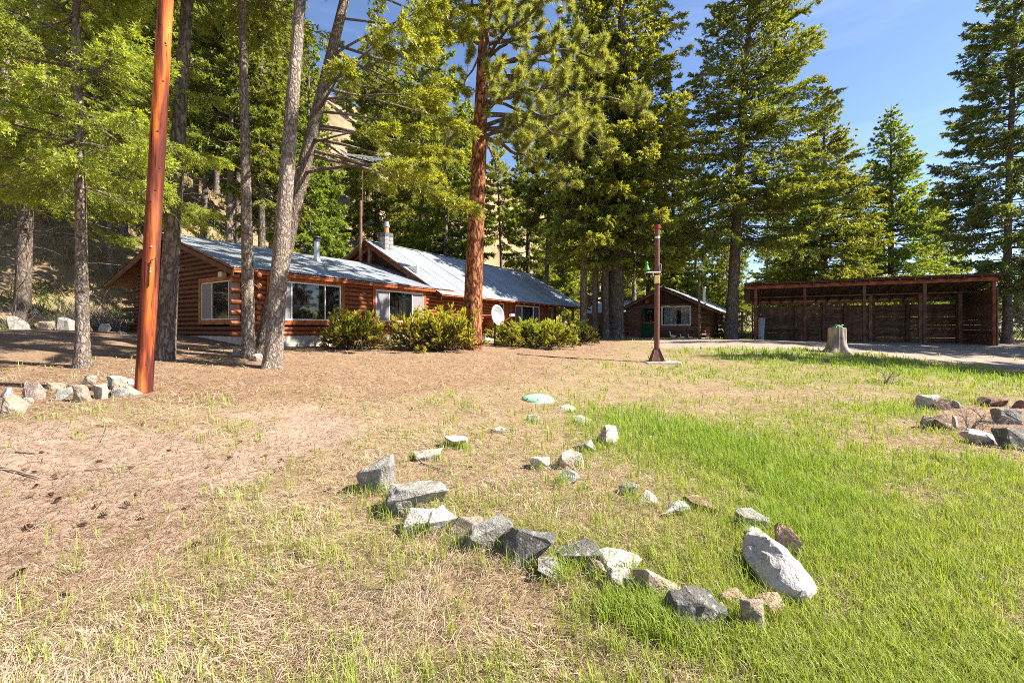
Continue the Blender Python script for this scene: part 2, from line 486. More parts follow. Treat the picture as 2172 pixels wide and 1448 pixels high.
def rockmat():
    m, nt, b = newmat('lichen_rock', .9, .2)
    oi = N(nt, 'ShaderNodeObjectInfo')
    v = coords(nt)
    a = noise(nt, v, 9, 9, .7)
    lich = noise(nt, v, 22, 5, .65)
    sp = noise(nt, v, 70, 3, .6)
    c = mix(nt, oi.outputs['Color'], ramp(nt, a, [(.25, (.5, .5, .52)), (.55, (1, 1, 1)), (.8, (1.25, 1.22, 1.15))]), 1, 'MULTIPLY')
    k = ramp(nt, lich, [(.55, (0, 0, 0)), (.62, (1, 1, 1))])
    c = mix(nt, c, mix(nt, c, (.55, .52, .47), .5), k)
    k2 = ramp(nt, sp, [(.33, (1, 1, 1)), (.40, (0, 0, 0))])
    c = mix(nt, c, mix(nt, c, (.03, .03, .03), .6), k2)
    nt.links.new(c, b.inputs['Base Color'])
    h = N(nt, 'ShaderNodeMath', operation='MULTIPLY_ADD'); nt.links.new(a, h.inputs[0]); h.inputs[1].default_value = 1.5; nt.links.new(sp, h.inputs[2])
    bump(nt, b, h.outputs[0], .8, .02)
    return m
M['rock'] = rockmat()

# ------------------------------------------------------------------ ground
def P2W(pts):
    a = np.array(pts, float)
    x, y = ground_hit(a[:, 0], a[:, 1])
    return np.stack([x, y], 1)

def sdist(poly, x, y):
    """signed distance, positive inside"""
    d = np.full(x.shape, 1e9); ins = np.zeros(x.shape, bool)
    n = len(poly)
    for i in range(n):
        ax, ay = poly[i]; bx, by = poly[(i + 1) % n]
        ex, ey = bx - ax, by - ay
        t = np.clip(((x - ax) * ex + (y - ay) * ey) / (ex * ex + ey * ey + 1e-12), 0, 1)
        d = np.minimum(d, np.hypot(x - ax - t * ex, y - ay - t * ey))
        c = ((ay > y) != (by > y)) & (x < ex * (y - ay) / (ey if abs(ey) > 1e-9 else 1e-9) + ax)
        ins ^= c
    return np.where(ins, d, -d)

PD = P2W([(-900, 1420), (0, 1330), (200, 1230), (420, 1110), (600, 1000), (740, 905), (690, 862), (560, 872), (480, 925), (330, 912), (120, 900), (-900, 960)])
PL = P2W([(-900, 880), (0, 880), (300, 850), (520, 842), (800, 850), (1000, 826), (1180, 785), (1330, 748), (1330, 724), (1150, 722), (900, 726), (600, 728), (300, 712), (-900, 712)])
PB = P2W([(1975, 866), (2120, 858), (2400, 868), (2500, 960), (2250, 962), (2080, 938), (1990, 905)])
PR = P2W([(1380, 736), (1650, 740), (1860, 750), (1950, 763), (2060, 775), (2300, 793), (2500, 805), (2500, 730), (2172, 728), (1960, 722), (1600, 718), (1380, 722)])
LUSH = [(G(*p), r, a) for p, r, a in [((1330, 890), .55, .9), ((1450, 930), .75, 1), ((1560, 950), .7, 1), ((1650, 990), .55, 1), ((1700, 1040), .42, .9), ((1680, 1110), .30, .6),
        ((1760, 1170), .16, .4), ((2000, 1230), .2, .2), ((1650, 752), 1.6, .9), ((1790, 766), 1.5, 1), ((1950, 782), 1.6, 1), ((2120, 803), 1.6, .9), ((1500, 745), 1.2, .4),
        ((1400, 1335), .09, .6), ((1310, 1310), .07, .5), ((835, 1072), .07, .8), ((1900, 870), .6, .5), ((2120, 1000), .3, .5), ((1500, 790), 1.0, .3)]]

def masks(x, y):
    n1 = fbm(x * 1.3, y * 1.3, 31, 4) - .5
    n2 = fbm(x * 4.1, y * 4.1, 47, 3) - .5
    dirt = sstep(-.35, .45, sdist(PD, x, y) + 1.5 * n1 + .5 * n2)
    litter = sstep(-.8, .8, sdist(PL, x, y) + 2.4 * n1 + .8 * n2)
    road = sstep(-.5, .5, sdist(PR, x, y) + 1.2 * n1)
    lush = np.zeros_like(x)
    for (cx, cy), r, a in LUSH:
        lush = np.maximum(lush, a * np.exp(-((x - cx) ** 2 + (y - cy) ** 2) / (2 * r * r)))
    lush = np.clip(lush + .9 * lush * n2 * 2, 0, 1)
    k = x / np.maximum(y, 1)
    side = sstep(-.15, 1.05, k + .5 * n1)                 # greener towards the meadow side
    gen = (.14 + .55 * side) * sstep(.32, .62, fbm(x * .9 + 3, y * .9, 63, 4)) + .03 + .12 * side
    bed = sstep(-.25, .2, sdist(PB, x, y) + .6 * n1)
    dirt = np.maximum(dirt, bed * .75); litter = np.maximum(litter, bed)
    t = HV[0] * (x - HC[0]) + HV[1] * (y - HC[1])
    hill = sstep(8, 13, t + 2 * n1)
    return dict(dirt=dirt, litter=litter, road=road, lush=lush, gen=gen, hill=hill, n1=n1, n2=n2)

def gcolor(x, y):
    m = masks(x, y)
    def A(c): return np.array(c, float)[None, :]
    def mx(a, b, k): return a * (1 - k[:, None]) + b * k[:, None]
    straw = A((.27, .19, .115)); green = A((.17, .20, .05)); dirt = A((.335, .245, .18)); lit = A((.25, .165, .105)); road = A((.31, .25, .20)); hillc = A((.26, .19, .115))
    c = np.repeat(straw, len(x), 0)
    c = mx(c, green, np.clip(m['gen'] * .75 + m['lush'] * .8, 0, .9))
    c = mx(c, lit, m['litter'] * .9)
    c = mx(c, dirt, m['dirt'])
    c = mx(c, road, m['road'])
    hg = sstep(.45, .7, fbm(x / 7, y / 7, 77, 4)) * .55 * sstep(-12, 8, x)
    hc = mx(np.repeat(hillc, len(x), 0), A((.20, .21, .075)), hg)
    hc = mx(hc, A((.13, .10, .06)), sstep(.48, .66, fbm(x / 3, y / 3, 88, 5)) * .75)
    c = mx(c, hc, m['hill'])
    far = sstep(34, 45, y) * (1 - m['hill'])
    c = mx(c, A((.22, .24, .07)), far)
    return c * (1 + .5 * m['n2'][:, None]), m

def ground():
    th = np.concatenate([np.linspace(-62, 62, 330), np.linspace(66, 294, 56)])
    th = np.radians(th)
    rr = .5 * (900 / .5) ** (np.linspace(0, 1, 270) ** 1.0)
    rr = np.concatenate([[.0], rr])
    TH, RR = np.meshgrid(th, rr)
    X = np.sin(TH) * RR; Y = np.cos(TH) * RR
    Zv = gz(X, Y)
    near = np.exp(-RR / 25)
    Zv = Zv + near * (.030 * (fbm(X * 2.2, Y * 2.2, 3, 4) - .5) + .02 * (fbm(X * 9, Y * 9, 4, 3) - .5))
    nr, nc = X.shape
    V = np.stack([X, Y, Zv], -1).reshape(-1, 3)
    idx = np.arange(nr * nc).reshape(nr, nc)
    q = np.stack([idx[:-1], np.roll(idx, -1, 1)[:-1], np.roll(idx, -1, 1)[1:], idx[1:]], -1).reshape(-1, 4)[:, ::-1]
    col, _ = gcolor(V[:, 0].astype(float), V[:, 1].astype(float))
    m, nt, b = newmat('yard_soil', .95, .1)
    at = N(nt, 'ShaderNodeAttribute', attribute_name='tint')
    v = coords(nt)
    a = noise(nt, v, 14, 8, .72); f = noise(nt, v, 75, 5, .7)
    c = mix(nt, at.outputs['Color'], ramp(nt, a, [(.28, (.55, .50, .46)), (.44, (.97, .97, .97)), (.75, (1.25, 1.24, 1.22))]), 1, 'MULTIPLY')  # soil mottling, dark end deepened to paint shadows between the thatch
    c = mix(nt, c, ramp(nt, f, [(.30, (.55, .5, .46)), (.46, (1, 1, 1)), (.72, (1.15, 1.12, 1.08))]), 1, 'MULTIPLY')
    nt.links.new(c, b.inputs['Base Color'])
    h = N(nt, 'ShaderNodeMath', operation='MULTIPLY_ADD'); nt.links.new(a, h.inputs[0]); h.inputs[1].default_value = 2; nt.links.new(f, h.inputs[2])
    bump(nt, b, h.outputs[0], .7, .03)
    o = O('ground', npmesh('ground', V, q, m, col, True))
    tag(o, kind='structure')
ground()

# ------------------------------------------------------------------ log house
ANG = math.atan2(HU[1], HU[0])
ZB = .90
cabin = None
house = empty('log_house', (HC[0], HC[1], ZB), 'long red stained log house with a grey metal roof, chimney and stove pipe', 'house', ANG)

def logmesh(seed, side_mat, end_mat, sides=14):
    rng = np.random.default_rng(seed)
    xs = np.array([0, 0, .012, .12, .25, .38, .5, .62, .75, .88, .988, 1.0, 1.0])
    rs = np.array([1e-4, .9, 1, 1, 1, 1, 1, 1, 1, 1, 1, .9, 1e-4])
    wob = 1 + rng.normal(0, .018, len(xs)); wob[[0, -1]] = 1
    P = np.stack([xs, rng.normal(0, .02, len(xs)), rng.normal(0, .02, len(xs))], -1)
    P[0, 1:] = P[1, 1:] = P[2, 1:]; P[-1, 1:] = P[-2, 1:] = P[-3, 1:]
    a = np.arange(sides) * 2 * np.pi / sides
    V = np.zeros((len(xs), sides, 3))
    V[:, :, 0] = P[:, 0:1]
    V[:, :, 1] = P[:, 1:2] + (rs * wob)[:, None] * np.cos(a)
    V[:, :, 2] = P[:, 2:3] + (rs * wob)[:, None] * np.sin(a)
    idx = np.arange(len(xs) * sides).reshape(len(xs), sides)
    q = np.stack([idx[:-1], np.roll(idx[:-1], -1, 1), np.roll(idx[1:], -1, 1), idx[1:]], -1)
    mi = np.zeros(q.shape[:2], int); mi[0] = 1; mi[1] = 0; mi[-1] = 1
    return npmesh('log', V.reshape(-1, 3), q.reshape(-1, 4), [side_mat, end_mat], smooth=True, midx=mi.ravel())

LOGS = [logmesh(i, M['stain'], M['endgrain']) for i in range(4)]
DLOGS = [logmesh(10 + i, M['stain_shaded'], M['endgrain']) for i in range(4)]
CLOGS = [logmesh(20 + i, M['cabinlog'], M['cabinend']) for i in range(4)]
rng = random.Random(7)

def put_log(parent, set_, p0, p1, r, name='log'):
    p0 = Vector(p0); p1 = Vector(p1)
    d = p1 - p0; L = d.length
    o = O(name, rng.choice(set_), parent, p0)
    q = d.to_track_quat('X', 'Z')
    e = q.to_euler(); 
    o.rotation_mode = 'XYZ'
    o.rotation_euler = (q @ Matrix.Rotation(0, 3, 'X').to_quaternion()).to_euler()
    rr = r * rng.uniform(.96, 1.05)
    o.scale = (L, rr, rr)
    return o

PITCH, LR = .155, .083
Z0 = .34                                            # top of foundation, local
box('foundation', .05, 8.3, .03, 8.4, -.6, Z0, M['concrete'], house, .01)
box('foundation', 8.3, 19.6, .06, 8.4, -.6, Z0 - .12, M['concrete'], house, .01)
# near-black box stands in for the darkness of the room behind the windows
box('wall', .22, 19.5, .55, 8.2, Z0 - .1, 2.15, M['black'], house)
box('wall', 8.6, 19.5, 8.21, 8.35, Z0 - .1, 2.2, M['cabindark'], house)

def spans(a, b, holes):
    out = []; x = a
    for h0, h1 in sorted(holes):
        if h0 > x: out.append((x, min(h0, b)))
        x = max(x, h1)
    if x < b: out.append((x, b))
    return [s for s in out if s[1] - s[0] > .05]

W1 = (.50, 3.24, .69, 2.20); W2 = (4.46, 7.30, .69, 2.20); WG = (.45, 3.12, .70, 2.20)
for i in range(13):
    z = Z0 + PITCH * (i + .5)
    hol = [(w_[0], w_[1]) for w_ in (W1, W2) if z > w_[2] - .03 and z < w_[3] + .03]
    ext = -.42 - rng.uniform(0, .07) if i % 2 == 0 else -.02
    for a, b in spans(ext, 8.42, hol):
        put_log(house, LOGS, (a, LR, z), (b, LR, z), LR)

def wing_top(t):
    return (3.13 - ZB + .304 * (t + .5)) if t < 4.5 else (4.62 - ZB - .253 * (t - 4.5))
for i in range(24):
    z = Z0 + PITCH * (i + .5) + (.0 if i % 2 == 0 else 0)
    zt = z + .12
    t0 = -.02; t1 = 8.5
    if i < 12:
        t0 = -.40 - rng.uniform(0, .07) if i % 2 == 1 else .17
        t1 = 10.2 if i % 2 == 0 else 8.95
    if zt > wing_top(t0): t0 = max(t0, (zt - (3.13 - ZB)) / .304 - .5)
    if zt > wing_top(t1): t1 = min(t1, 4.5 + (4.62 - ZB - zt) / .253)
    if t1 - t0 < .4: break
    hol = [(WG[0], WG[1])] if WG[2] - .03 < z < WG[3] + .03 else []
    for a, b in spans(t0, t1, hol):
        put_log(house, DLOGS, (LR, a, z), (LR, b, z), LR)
# gable of the wing behind the logs (closes the triangle)
prism('gable_wall', [(.3, 2.0), (8.4, 2.0), (8.2, wing_top(8.2) - .1), (4.5, wing_top(4.5) - .12), (.3, wing_top(.3) - .1)], .17, .21, M['cabindark'], house, 'x')
# rear corner logs poking out behind the wing
for i in range(0, 12, 2):
    z = Z0 + PITCH * (i + .5)
    put_log(house, DLOGS, (.0, 8.5, z + PITCH), (.9, 8.5, z + PITCH), LR)
put_log(house, LOGS, (8.42, .10, 1.2), (8.46, .10, 1.2), LR)

def wall_window(parent, a0, a1, z0, z1, front=True, parts=(.25, .5, .25), kinds=('screen', 'glass', 'glass'), trim='trimwood', frame='white', tw=.14, sill=True, d0=0.0, fw=.045, blind=True):
    """window standing in a wall; 'front' walls run along local x, others along local y, outward is negative depth"""
    wroot = bpy.data.objects.new('window', None); wroot.empty_display_size = .1
    link(wroot, parent, (a0, d0, z0) if front else (d0, a0, z0))
    def bx(name, x0, x1, dd0, dd1, zz0, zz1, m, bev=.005):
        if front: return box(name, x0, x1, dd0, dd1, zz0, zz1, m, wroot, bev)
        return box(name, dd0, dd1, x0, x1, zz0, zz1, m, wroot, bev)
    Wd, H = a1 - a0, z1 - z0
    if tw > 0:
        bx('trim', 0, tw, -.035, .13, .0, H, M[trim]); bx('trim', Wd - tw, Wd, -.035, .13, .0, H, M[trim])
        bx('trim', tw + .002, Wd - tw - .002, -.03, .13, H - tw, H, M[trim])
        bx('sill', tw + .002, Wd - tw - .002, -.055, .13, 0, tw * 1.05, M[trim])
    x0, x1, y0, y1 = tw, Wd - tw, tw * 1.05, H - tw
    fm = M[frame]
    bx('frame', x0 + .001, x0 + fw, -.012, .07, y0, y1, fm); bx('frame', x1 - fw, x1 - .001, -.012, .07, y0, y1, fm)
    bx('frame', x0 + fw + .001, x1 - fw - .001, -.011, .07, y1 - fw, y1 - .001, fm); bx('frame', x0 + fw + .001, x1 - fw - .001, -.011, .07, y0 + .001, y0 + fw, fm)
    xi0, xi1 = x0 + fw, x1 - fw
    p = xi0; tot = sum(parts)
    for i, (fr, kd) in enumerate(zip(parts, kinds)):
        q = p + (xi1 - xi0) * fr / tot
        lo = p + (.002 if i == 0 else fw * .5); hi = q - (.002 if i == len(parts) - 1 else fw * .5)
        if i > 0: bx('mullion', p - fw * .45, p + fw * .45, -.009, .06, y0 + fw, y1 - fw, fm)
        if kd.startswith('screen'):
            bx('screen', lo, hi, .012, .018, y0 + fw, y1 - fw, M[kd], 0)
        bx('pane', lo, hi, .03, .036, y0 + fw, y1 - fw, M['glass_clear' if parent is cabin else 'glass'], 0)
        if kd == 'glass' and blind:
            n = max(2, int((hi - lo) / .10))
            for j in range(n):
                xa = lo + (hi - lo) * j / n
                bx('blind', xa + .006, xa + (hi - lo) / n - .006, .20 + .03 * (j % 2), .21 + .03 * (j % 2), y0 + fw, y1 - fw, M['blind'], 0)
        p = q
    return wroot

wall_window(house, *W1, True, (.26, .5, .24), ('screen', 'glass', 'glass'))
wall_window(house, *W2, True, (.26, .5, .24), ('screen', 'glass', 'screen'))
wall_window(house, *WG, False, (.24, .48, .28), ('screen', 'glass', 'screen'), 'goldtrim', 'cream', blind=False)
box('lintel', .5, 8.3, -.02, .14, 2.205, 2.30, M['trimwood'], house)

def sheet_mesh(width, L, amp=.009, pitch=.076, seed=0):
    n = int(round(width / pitch)) * 6
    x = np.linspace(0, width, n + 1)
    zz = amp * np.sin(2 * np.pi * x / pitch)
    r = np.random.default_rng(seed)
    ys = np.array([0, .25, .5, .75, 1.0]) * L
    V = np.stack([np.repeat(x[None], 5, 0), np.repeat(ys[:, None], n + 1, 1), zz[None] + r.normal(0, .004, (5, 1)) + .004 * np.sin(x * 3 + 1)[None]], -1)
    idx = np.arange(5 * (n + 1)).reshape(5, n + 1)
    q = np.stack([idx[:-1, :-1], idx[:-1, 1:], idx[1:, 1:], idx[1:, :-1]], -1).reshape(-1, 4)
    return npmesh('roof_sheet', V.reshape(-1, 3), q, M['roof'], smooth=True)

def roof_plane(parent, s0, s1, tE, zE, tR, zR, w=.684, deck=True, axis='x', deckmat='trimwood', name='roof_sheet'):
    """sheets from the eave (tE,zE) to the ridge (tR,zR), repeated along the ridge from s0 to s1"""
    L = math.hypot(tR - tE, zR - zE); ang = math.atan2(zR - zE, abs(tR - tE))
    n = max(1, round((s1 - s0) / w)); ww = (s1 - s0) / n
    ms = [sheet_mesh(ww + .03, L + .02, seed=i) for i in range(2)]
    sgn = 1 if tR > tE else -1
    root = bpy.data.objects.new('roof', None); root.empty_display_size = .1
    link(root, parent, (s0, tE, zE) if axis == 'x' else (tE, s0, zE))
    for i in range(n):
        o = bpy.data.objects.new(name, ms[i % 2])
        jz = rng.uniform(-.002, .006) + .012
        if axis == 'x':
            if sgn > 0: link(o, root, (i * ww, -rng.uniform(0, .03), jz), (ang + rng.uniform(-.0012, .0012), 0, 0))
            else: link(o, root, ((i + 1) * ww, rng.uniform(0, .03), jz), (ang, 0, math.pi))
        else:
            if sgn > 0: link(o, root, (-rng.uniform(0, .02), (i + 1) * ww, jz), (ang, 0, -math.pi / 2))
            else: link(o, root, (rng.uniform(0, .02), i * ww, jz), (ang, 0, math.pi / 2))
    if deck:
        d = .035
        pts = [(0, -.012), ((tR - tE), zR - zE - .012), ((tR - tE), zR - zE - .012 - d), (0, -.012 - d)]
        if axis == 'x': prism('roof_deck', pts, .03, s1 - s0 - .03, M[deckmat], root, 'x')
        else: prism('roof_deck', pts, .03, s1 - s0 - .03, M[deckmat], root, 'y')
    return root

zl = lambda z: z - ZB
roof_plane(house, -.55, 8.95, -.24, zl(3.18), 4.5, zl(4.67))
roof_plane(house, -.55, 8.0, 10.3, zl(3.2), 4.502, zl(4.672))
roof_plane(house, 7.7, 23.3, -.55, zl(2.93), 4.5, zl(5.82))
roof_plane(house, 7.7, 23.3, 9.9, zl(2.92), 4.502, zl(5.822))
# ridge caps
for s0, s1, z in ((-.57, 8.3, 4.70), (7.68, 23.32, 5.85)):
    n = max(1, int((s1 - s0) / 2.4))
    for i in range(n):
        a = s0 + (s1 - s0) * i / n; b = s0 + (s1 - s0) * (i + 1) / n - .004
        prism('ridge_cap', [(4.5, zl(z)), (4.68, zl(z) - .06), (4.68, zl(z) - .068), (4.5, zl(z) - .012), (4.32, zl(z) - .068), (4.32, zl(z) - .06)], a, b, M['roof'], house, 'x')
# fascias and rake boards of the wing
box('fascia', -.5, 8.6, -.22, -.195, zl(3.05), zl(3.135), M['trimwood'], house)
def rake(parent, s, t0, z0, t1, z1, h, m, th=.03, name='rake_board'):
    return prism(name, [(t0, z0), (t1, z1), (t1, z1 - h), (t0, z0 - h)], s, s + th, M[m], parent, 'x')
rake(house, -.54, -.22, zl(3.11), 4.49, zl(4.60), .15, 'stain_shaded'); rake(house, -.54, 4.51, zl(4.60), 10.2, zl(3.15), .15, 'stain_shaded')
rake(house, 7.72, -.5, zl(2.87), 4.49, zl(5.74), .18, 'stain_shaded'); rake(house, 7.72, 4.51, zl(5.74), 9.8, zl(2.86), .18, 'stain_shaded')
rake(house, 23.24, -.88, zl(2.86), 4.49, zl(5.74), .16, 'stain_shaded')
# open gable of the main roof: rafters, dark panel, braces and a white louvre
prism('gable_panel', [(.3, 1.9), (8.7, 1.9), (8.5, 2.3), (4.5, zl(5.6)), (.5, 2.6)], 8.45, 8.5, M['cabindark'], house, 'x')
rake(house, 8.05, 0.2, zl(3.35), 4.45, zl(5.62), .14, 'trimwood', .06, 'rafter'); rake(house, 8.05, 4.55, zl(5.62), 8.8, zl(3.35), .14, 'trimwood', .06, 'rafter')
box('post', 7.95, 8.08, 4.38, 4.55, zl(4.5), zl(5.65), M['greypole'], house)
rake(house, 8.3, 2.6, zl(4.3), 3.3, zl(4.95), .05, 'white', .02, 'brace'); rake(house, 8.32, 2.55, zl(5.0), 2.85, zl(4.35), .05, 'white', .02, 'brace')
rake(house, 8.3, 1.9, zl(4.2), 2.1, zl(4.7), .04, 'white', .02, 'brace')
for k in range(6):
    box('louvre_slat', 7.98, 8.03, 1.15, 1.85, zl(3.72) + k * .105, zl(3.72) + k * .105 + .085, M['white'], house)

# main facade
S_LOG1 = 13.0
for i in range(13):
    z = Z0 - .12 + PITCH * (i + .5)
    hol = [(10.55, 11.25)] if .75 < z < 1.95 else []
    for a, b in spans(8.45, S_LOG1 - .05, hol):
        put_log(house, LOGS, (a, .10 + LR, z), (b, .10 + LR, z), LR)
wall_window(house, 10.55, 11.25, .78, 1.95, True, (1,), ('glass',), 'trimwood', 'cream', .06, d0=.10, fw=.05)
for si in (9.9, 11.75):
    for k in range(6):
        put_log(house, LOGS, (si + rng.uniform(-.02, .02), -.42 - rng.uniform(0, .06), Z0 - .12 + PITCH * (k + 1)), (si, .1, Z0 - .12 + PITCH * (k + 1)), LR * .95)
# board siding
HOLES = [(12.95, 13.5, .70, 1.98), (14.6, 17.5, .22, 1.95), (18.6, 19.22, .85, 1.95)]
x = S_LOG1 - .02
while x < 19.58:
    wd = .19
    x1 = min(x + wd, 19.6)
    segs = [(Z0 - .12, 2.05)]
    for h in HOLES:
        if x1 > h[0] + .02 and x < h[1] - .02:
            segs = [(Z0 - .12, h[2]), (h[3], 2.05)]
    for a, b in segs:
        if b - a > .08: box('board', x + .004, x1 - .004, .10 + rng.uniform(0, .008), .14, a, b, M['stain'], house, .004)
    x = x1
wall_window(house, *HOLES[0], True, (1,), ('screen_dark',), 'trimwood', 'cream', .04, d0=.09)
wall_window(house, *HOLES[1], True, (.25, .5, .25), ('screen_dark', 'glass', 'screen_dark'), 'trimwood', 'white', .05, d0=.09, fw=.06)
wall_window(house, *HOLES[2], True, (1,), ('screen_dark',), 'trimwood', 'cream', .05, d0=.09)
box('corner_board', 19.6, 19.72, .08, .2, Z0 - .12, 2.05, M['stain'], house)
box('wall', 19.52, 19.6, .2, 8.3, 0, 2.2, M['stain_shaded'], house)
box('lintel', 8.9, 23.0, -.02, .16, 2.07, 2.22, M['trimwood'], house)
for k in range(24):                                  # round rafter tails under the eave
    s_ = 9.3 + .6 * k
    if s_ > 23.1: break
    put_log(house, LOGS, (s_, -.48, zl(2.92) - .06), (s_, .6, zl(2.92) + .53), .06, 'rafter_tail')
for s_, t_ in ((22.2, .02), (22.2, 4.4), (22.2, 8.2), (20.4, 8.2)):
    cyl('porch_post', .11, .10, 2.25, M['goldtrim'], house, (s_, t_, -.1), None, 14)
box('porch_floor', 19.7, 23.0, .1, 8.3, -.5, -.02, M['concrete'], house)
# chimney of concrete blocks
ch = bpy.data.objects.new('chimney', None); link(ch, house, (8.45, 3.75, zl(5.0)))
for k in range(6):
    for dx in (0, 1):
        a = (-.36, -.002, .002, .36)
        if k % 2 == 0: xs = ((-.26, .0), (.008, .26))
        else: xs = ((-.26, -.09), (-.082, .26))
        box('block', xs[dx][0], xs[dx][1], -.21 + rng.uniform(-.004, .004), .21, k * .20 + .004, k * .20 + .196, M['blacktop'] if k == 5 else M['block'], ch, .01)
cyl('flue_pot', .13, .12, .30, M['clay'], ch, (0, 0, 1.2)); cyl('chimney_cap', .17, .14, .16, M['steel'], ch, (0, 0, 1.50)); cyl('chimney_cap', .13, .10, .10, M['steel'], ch, (0, 0, 1.66))
# stove pipe on the wing
sp = bpy.data.objects.new('stove_pipe', None); link(sp, house, (4.15, 3.0, zl(4.17)))
cyl('pipe', .115, .115, .78, M['steel'], sp, (0, 0, .06)); cyl('collar', .19, .12, .16, M['steel'], sp, (0, 0, .0)); cyl('pipe_band', .122, .122, .03, M['steel'], sp, (0, 0, .42))
cyl('pipe_cap', .15, .15, .09, M['darksteel'], sp, (0, 0, .83)); cyl('pipe_cap', .12, .12, .05, M['darksteel'], sp, (0, 0, .92)); cyl('pipe_cap', .19, .16, .06, M['darksteel'], sp, (0, 0, .97))
# floodlight beside the gable window
fl = bpy.data.objects.new('floodlight', None); link(fl, house, (-.03, 1.25, zl(3.13)))
box('lamp_head', -.20, -.04, -.12, .12, -.10, .07, M['cream'], fl, .02); box('bracket', -.05, .03, -.05, .05, .05, .16, M['darksteel'], fl)

def hw(s, t, z):
    p = HC + HU * s + HV * t
    return Vector((p[0], p[1], z))

# antenna
an = empty('antenna', hw(7.6, 4.62, 4.4), 'tall grey mast with a wire television antenna at the gable peak', 'antenna', ANG)
cyl('mast', .085, .06, 3.35, M['greypole'], an, (0, 0, 0), None, 10)
cyl('mast_pipe', .028, .025, 3.1, M['rust'], an, (.1, 0, 2.6), None, 8)
def rod(name, p0, p1, r, m, parent):
    d = Vector(p1) - Vector(p0)
    o = cyl(name, r, r, d.length, m, parent, p0, None, 6)
    o.rotation_euler = d.to_track_quat('Z', 'Y').to_euler()
    return o
zt = 5.6
rod('boom', (.1, .9, zt + .15), (.1, -1.5, zt - .45), .018, M['steel'], an)
rod('boom', (.1, .0, zt), (.1, -1.5, zt - .95), .018, M['steel'], an)
rod('boom', (.1, -1.5, zt - .45), (.1, -1.5, zt - .98), .018, M['steel'], an)
for k in range(8):
    y = .85 - k * .32
    z = zt + .15 - .6 * (.9 - y) / 2.4
    l = .95 - k * .07
    rod('element', (.1 - l, y + .3, z - .0), (.1 + l, y - .3, z), .009, M['steel'], an)

# satellite dish beside the house
DX, DY = W(1056, 668, 16.3)[:2]
dz = 1.5 + 27 * 16.3 / F
dish = empty('satellite_dish', (DX, DY, gz1(DX, DY) - .02), 'white oval satellite dish on a post beside the juniper bushes', 'satellite dish', R(44))
hh = dz - dish.location.z
bm = bmesh.new()
rings = []
for i in range(9):
    f = i / 8
    rings.append([bm.verts.new((.33 * f * math.cos(a), -.16 * (1 - f * f) * -1, .40 * f * math.sin(a))) for a in [2 * math.pi * j / 32 for j in range(32)]] if i else [bm.verts.new((0, .16, 0))])
for j in range(32):
    bm.faces.new((rings[0][0], rings[1][j], rings[1][(j + 1) % 32]))
    for i in range(1, 8): bm.faces.new((rings[i][j], rings[i + 1][j], rings[i + 1][(j + 1) % 32], rings[i][(j + 1) % 32]))
me = bmdone(bm, 'reflector', [M['dish'], M['dishrim']], True)
ro = O('reflector', me, dish, (0, 0, hh), (R(-14), R(14), 0))
sm = ro.modifiers.new('s', 'SOLIDIFY'); sm.thickness = .015
fc = bpy.data.curves.new('lettering', 'FONT'); fc.body = 'HughesNet'; fc.size = .10; fc.align_x = 'CENTER'; fc.extrude = .001
fc.materials.append(M['lettering'])
tmp = bpy.data.objects.new('tmp', fc); C.objects.link(tmp)
lm = bpy.data.meshes.new_from_object(tmp.evaluated_get(bpy.context.evaluated_depsgraph_get())); bpy.data.objects.remove(tmp)
ft = bpy.data.objects.new('lettering', lm); link(ft, ro, (0, .085, .20), (R(62), 0, 0))
cyl('post', .035, .035, hh - .1, M['darksteel'], dish, (0.05, .22, 0)); box('mount', -.03, .13, .19, .33, hh - .22, hh + .08, M['orange'], dish)
rod('feed_arm', (0.02, .02, hh - .36), (.28, -.42, hh - .06), .016, M['yellow'], dish)
box('feed_horn', .17, .39, -.52, -.40, hh - .06, hh + .03, M['white'], dish, .02)

# firewood under the porch
fw_ = hw(20.6, 2.2, .9)
fws = empty('firewood_stack', fw_, 'stack of split firewood under the porch roof', 'firewood', ANG)
for k in range(5):
    for j in range(9):
        put_log(fws, CLOGS, (j * .17 + (k % 2) * .08, rng.uniform(-.05, .02), .09 + k * .155), (j * .17 + (k % 2) * .08, .42, .09 + k * .155), .08, 'split_log')

# ------------------------------------------------------------------ small log cabin
CA = R(-35.03)
cu = Vector((math.cos(CA), math.sin(CA), 0)); cv = Vector((-math.sin(CA), math.cos(CA), 0))
CO = Vector((12.8, 30, 0)) - cu * 5.0
CZ = .74
cabin = empty('log_cabin', (CO.x, CO.y, CZ), 'small dark log cabin with a green door and white framed window', 'cabin', CA)
cp, cr = .16, .085
DOOR = (.88, 2.06, .12, 2.22); CWN = (2.34, 4.36, .90, 2.28)
box('foundation', .03, 4.97, .03, 5.97, -.4, .08, M['concrete'], cabin, .01)
for i in range(14):
    z = .08 + cp * (i + .5)
    hol = []
    if z < DOOR[3]: hol.append(DOOR[:2])
    if CWN[2] - .02 < z < CWN[3] + .02: hol.append(CWN[:2])
    a, b = (-.28, 5.28) if i % 2 == 0 else (-.02, 5.02)
    for s0, s1 in spans(a, b, hol): put_log(cabin, CLOGS, (s0, cr, z), (s1, cr, z), cr)
    a, b = (-.26, 6.3) if i % 2 == 1 else (.17, 5.83)
    for xx in (5 - cr, cr):
        put_log(cabin, CLOGS, (xx, a, z), (xx, b, z), cr)
    if i % 2 == 0: put_log(cabin, CLOGS, (-.28, 6 - cr, z), (5.35, 6 - cr, z), cr)
box('wall', .2, 4.8, .5, 5.8, .05, 2.3, M['black'], cabin)  # solid black box painted as the cabin's unlit inside
ctop = lambda x_: 3.60 - .475 * abs(x_ - 2.5)
zc0 = 2.33
x = 0.0
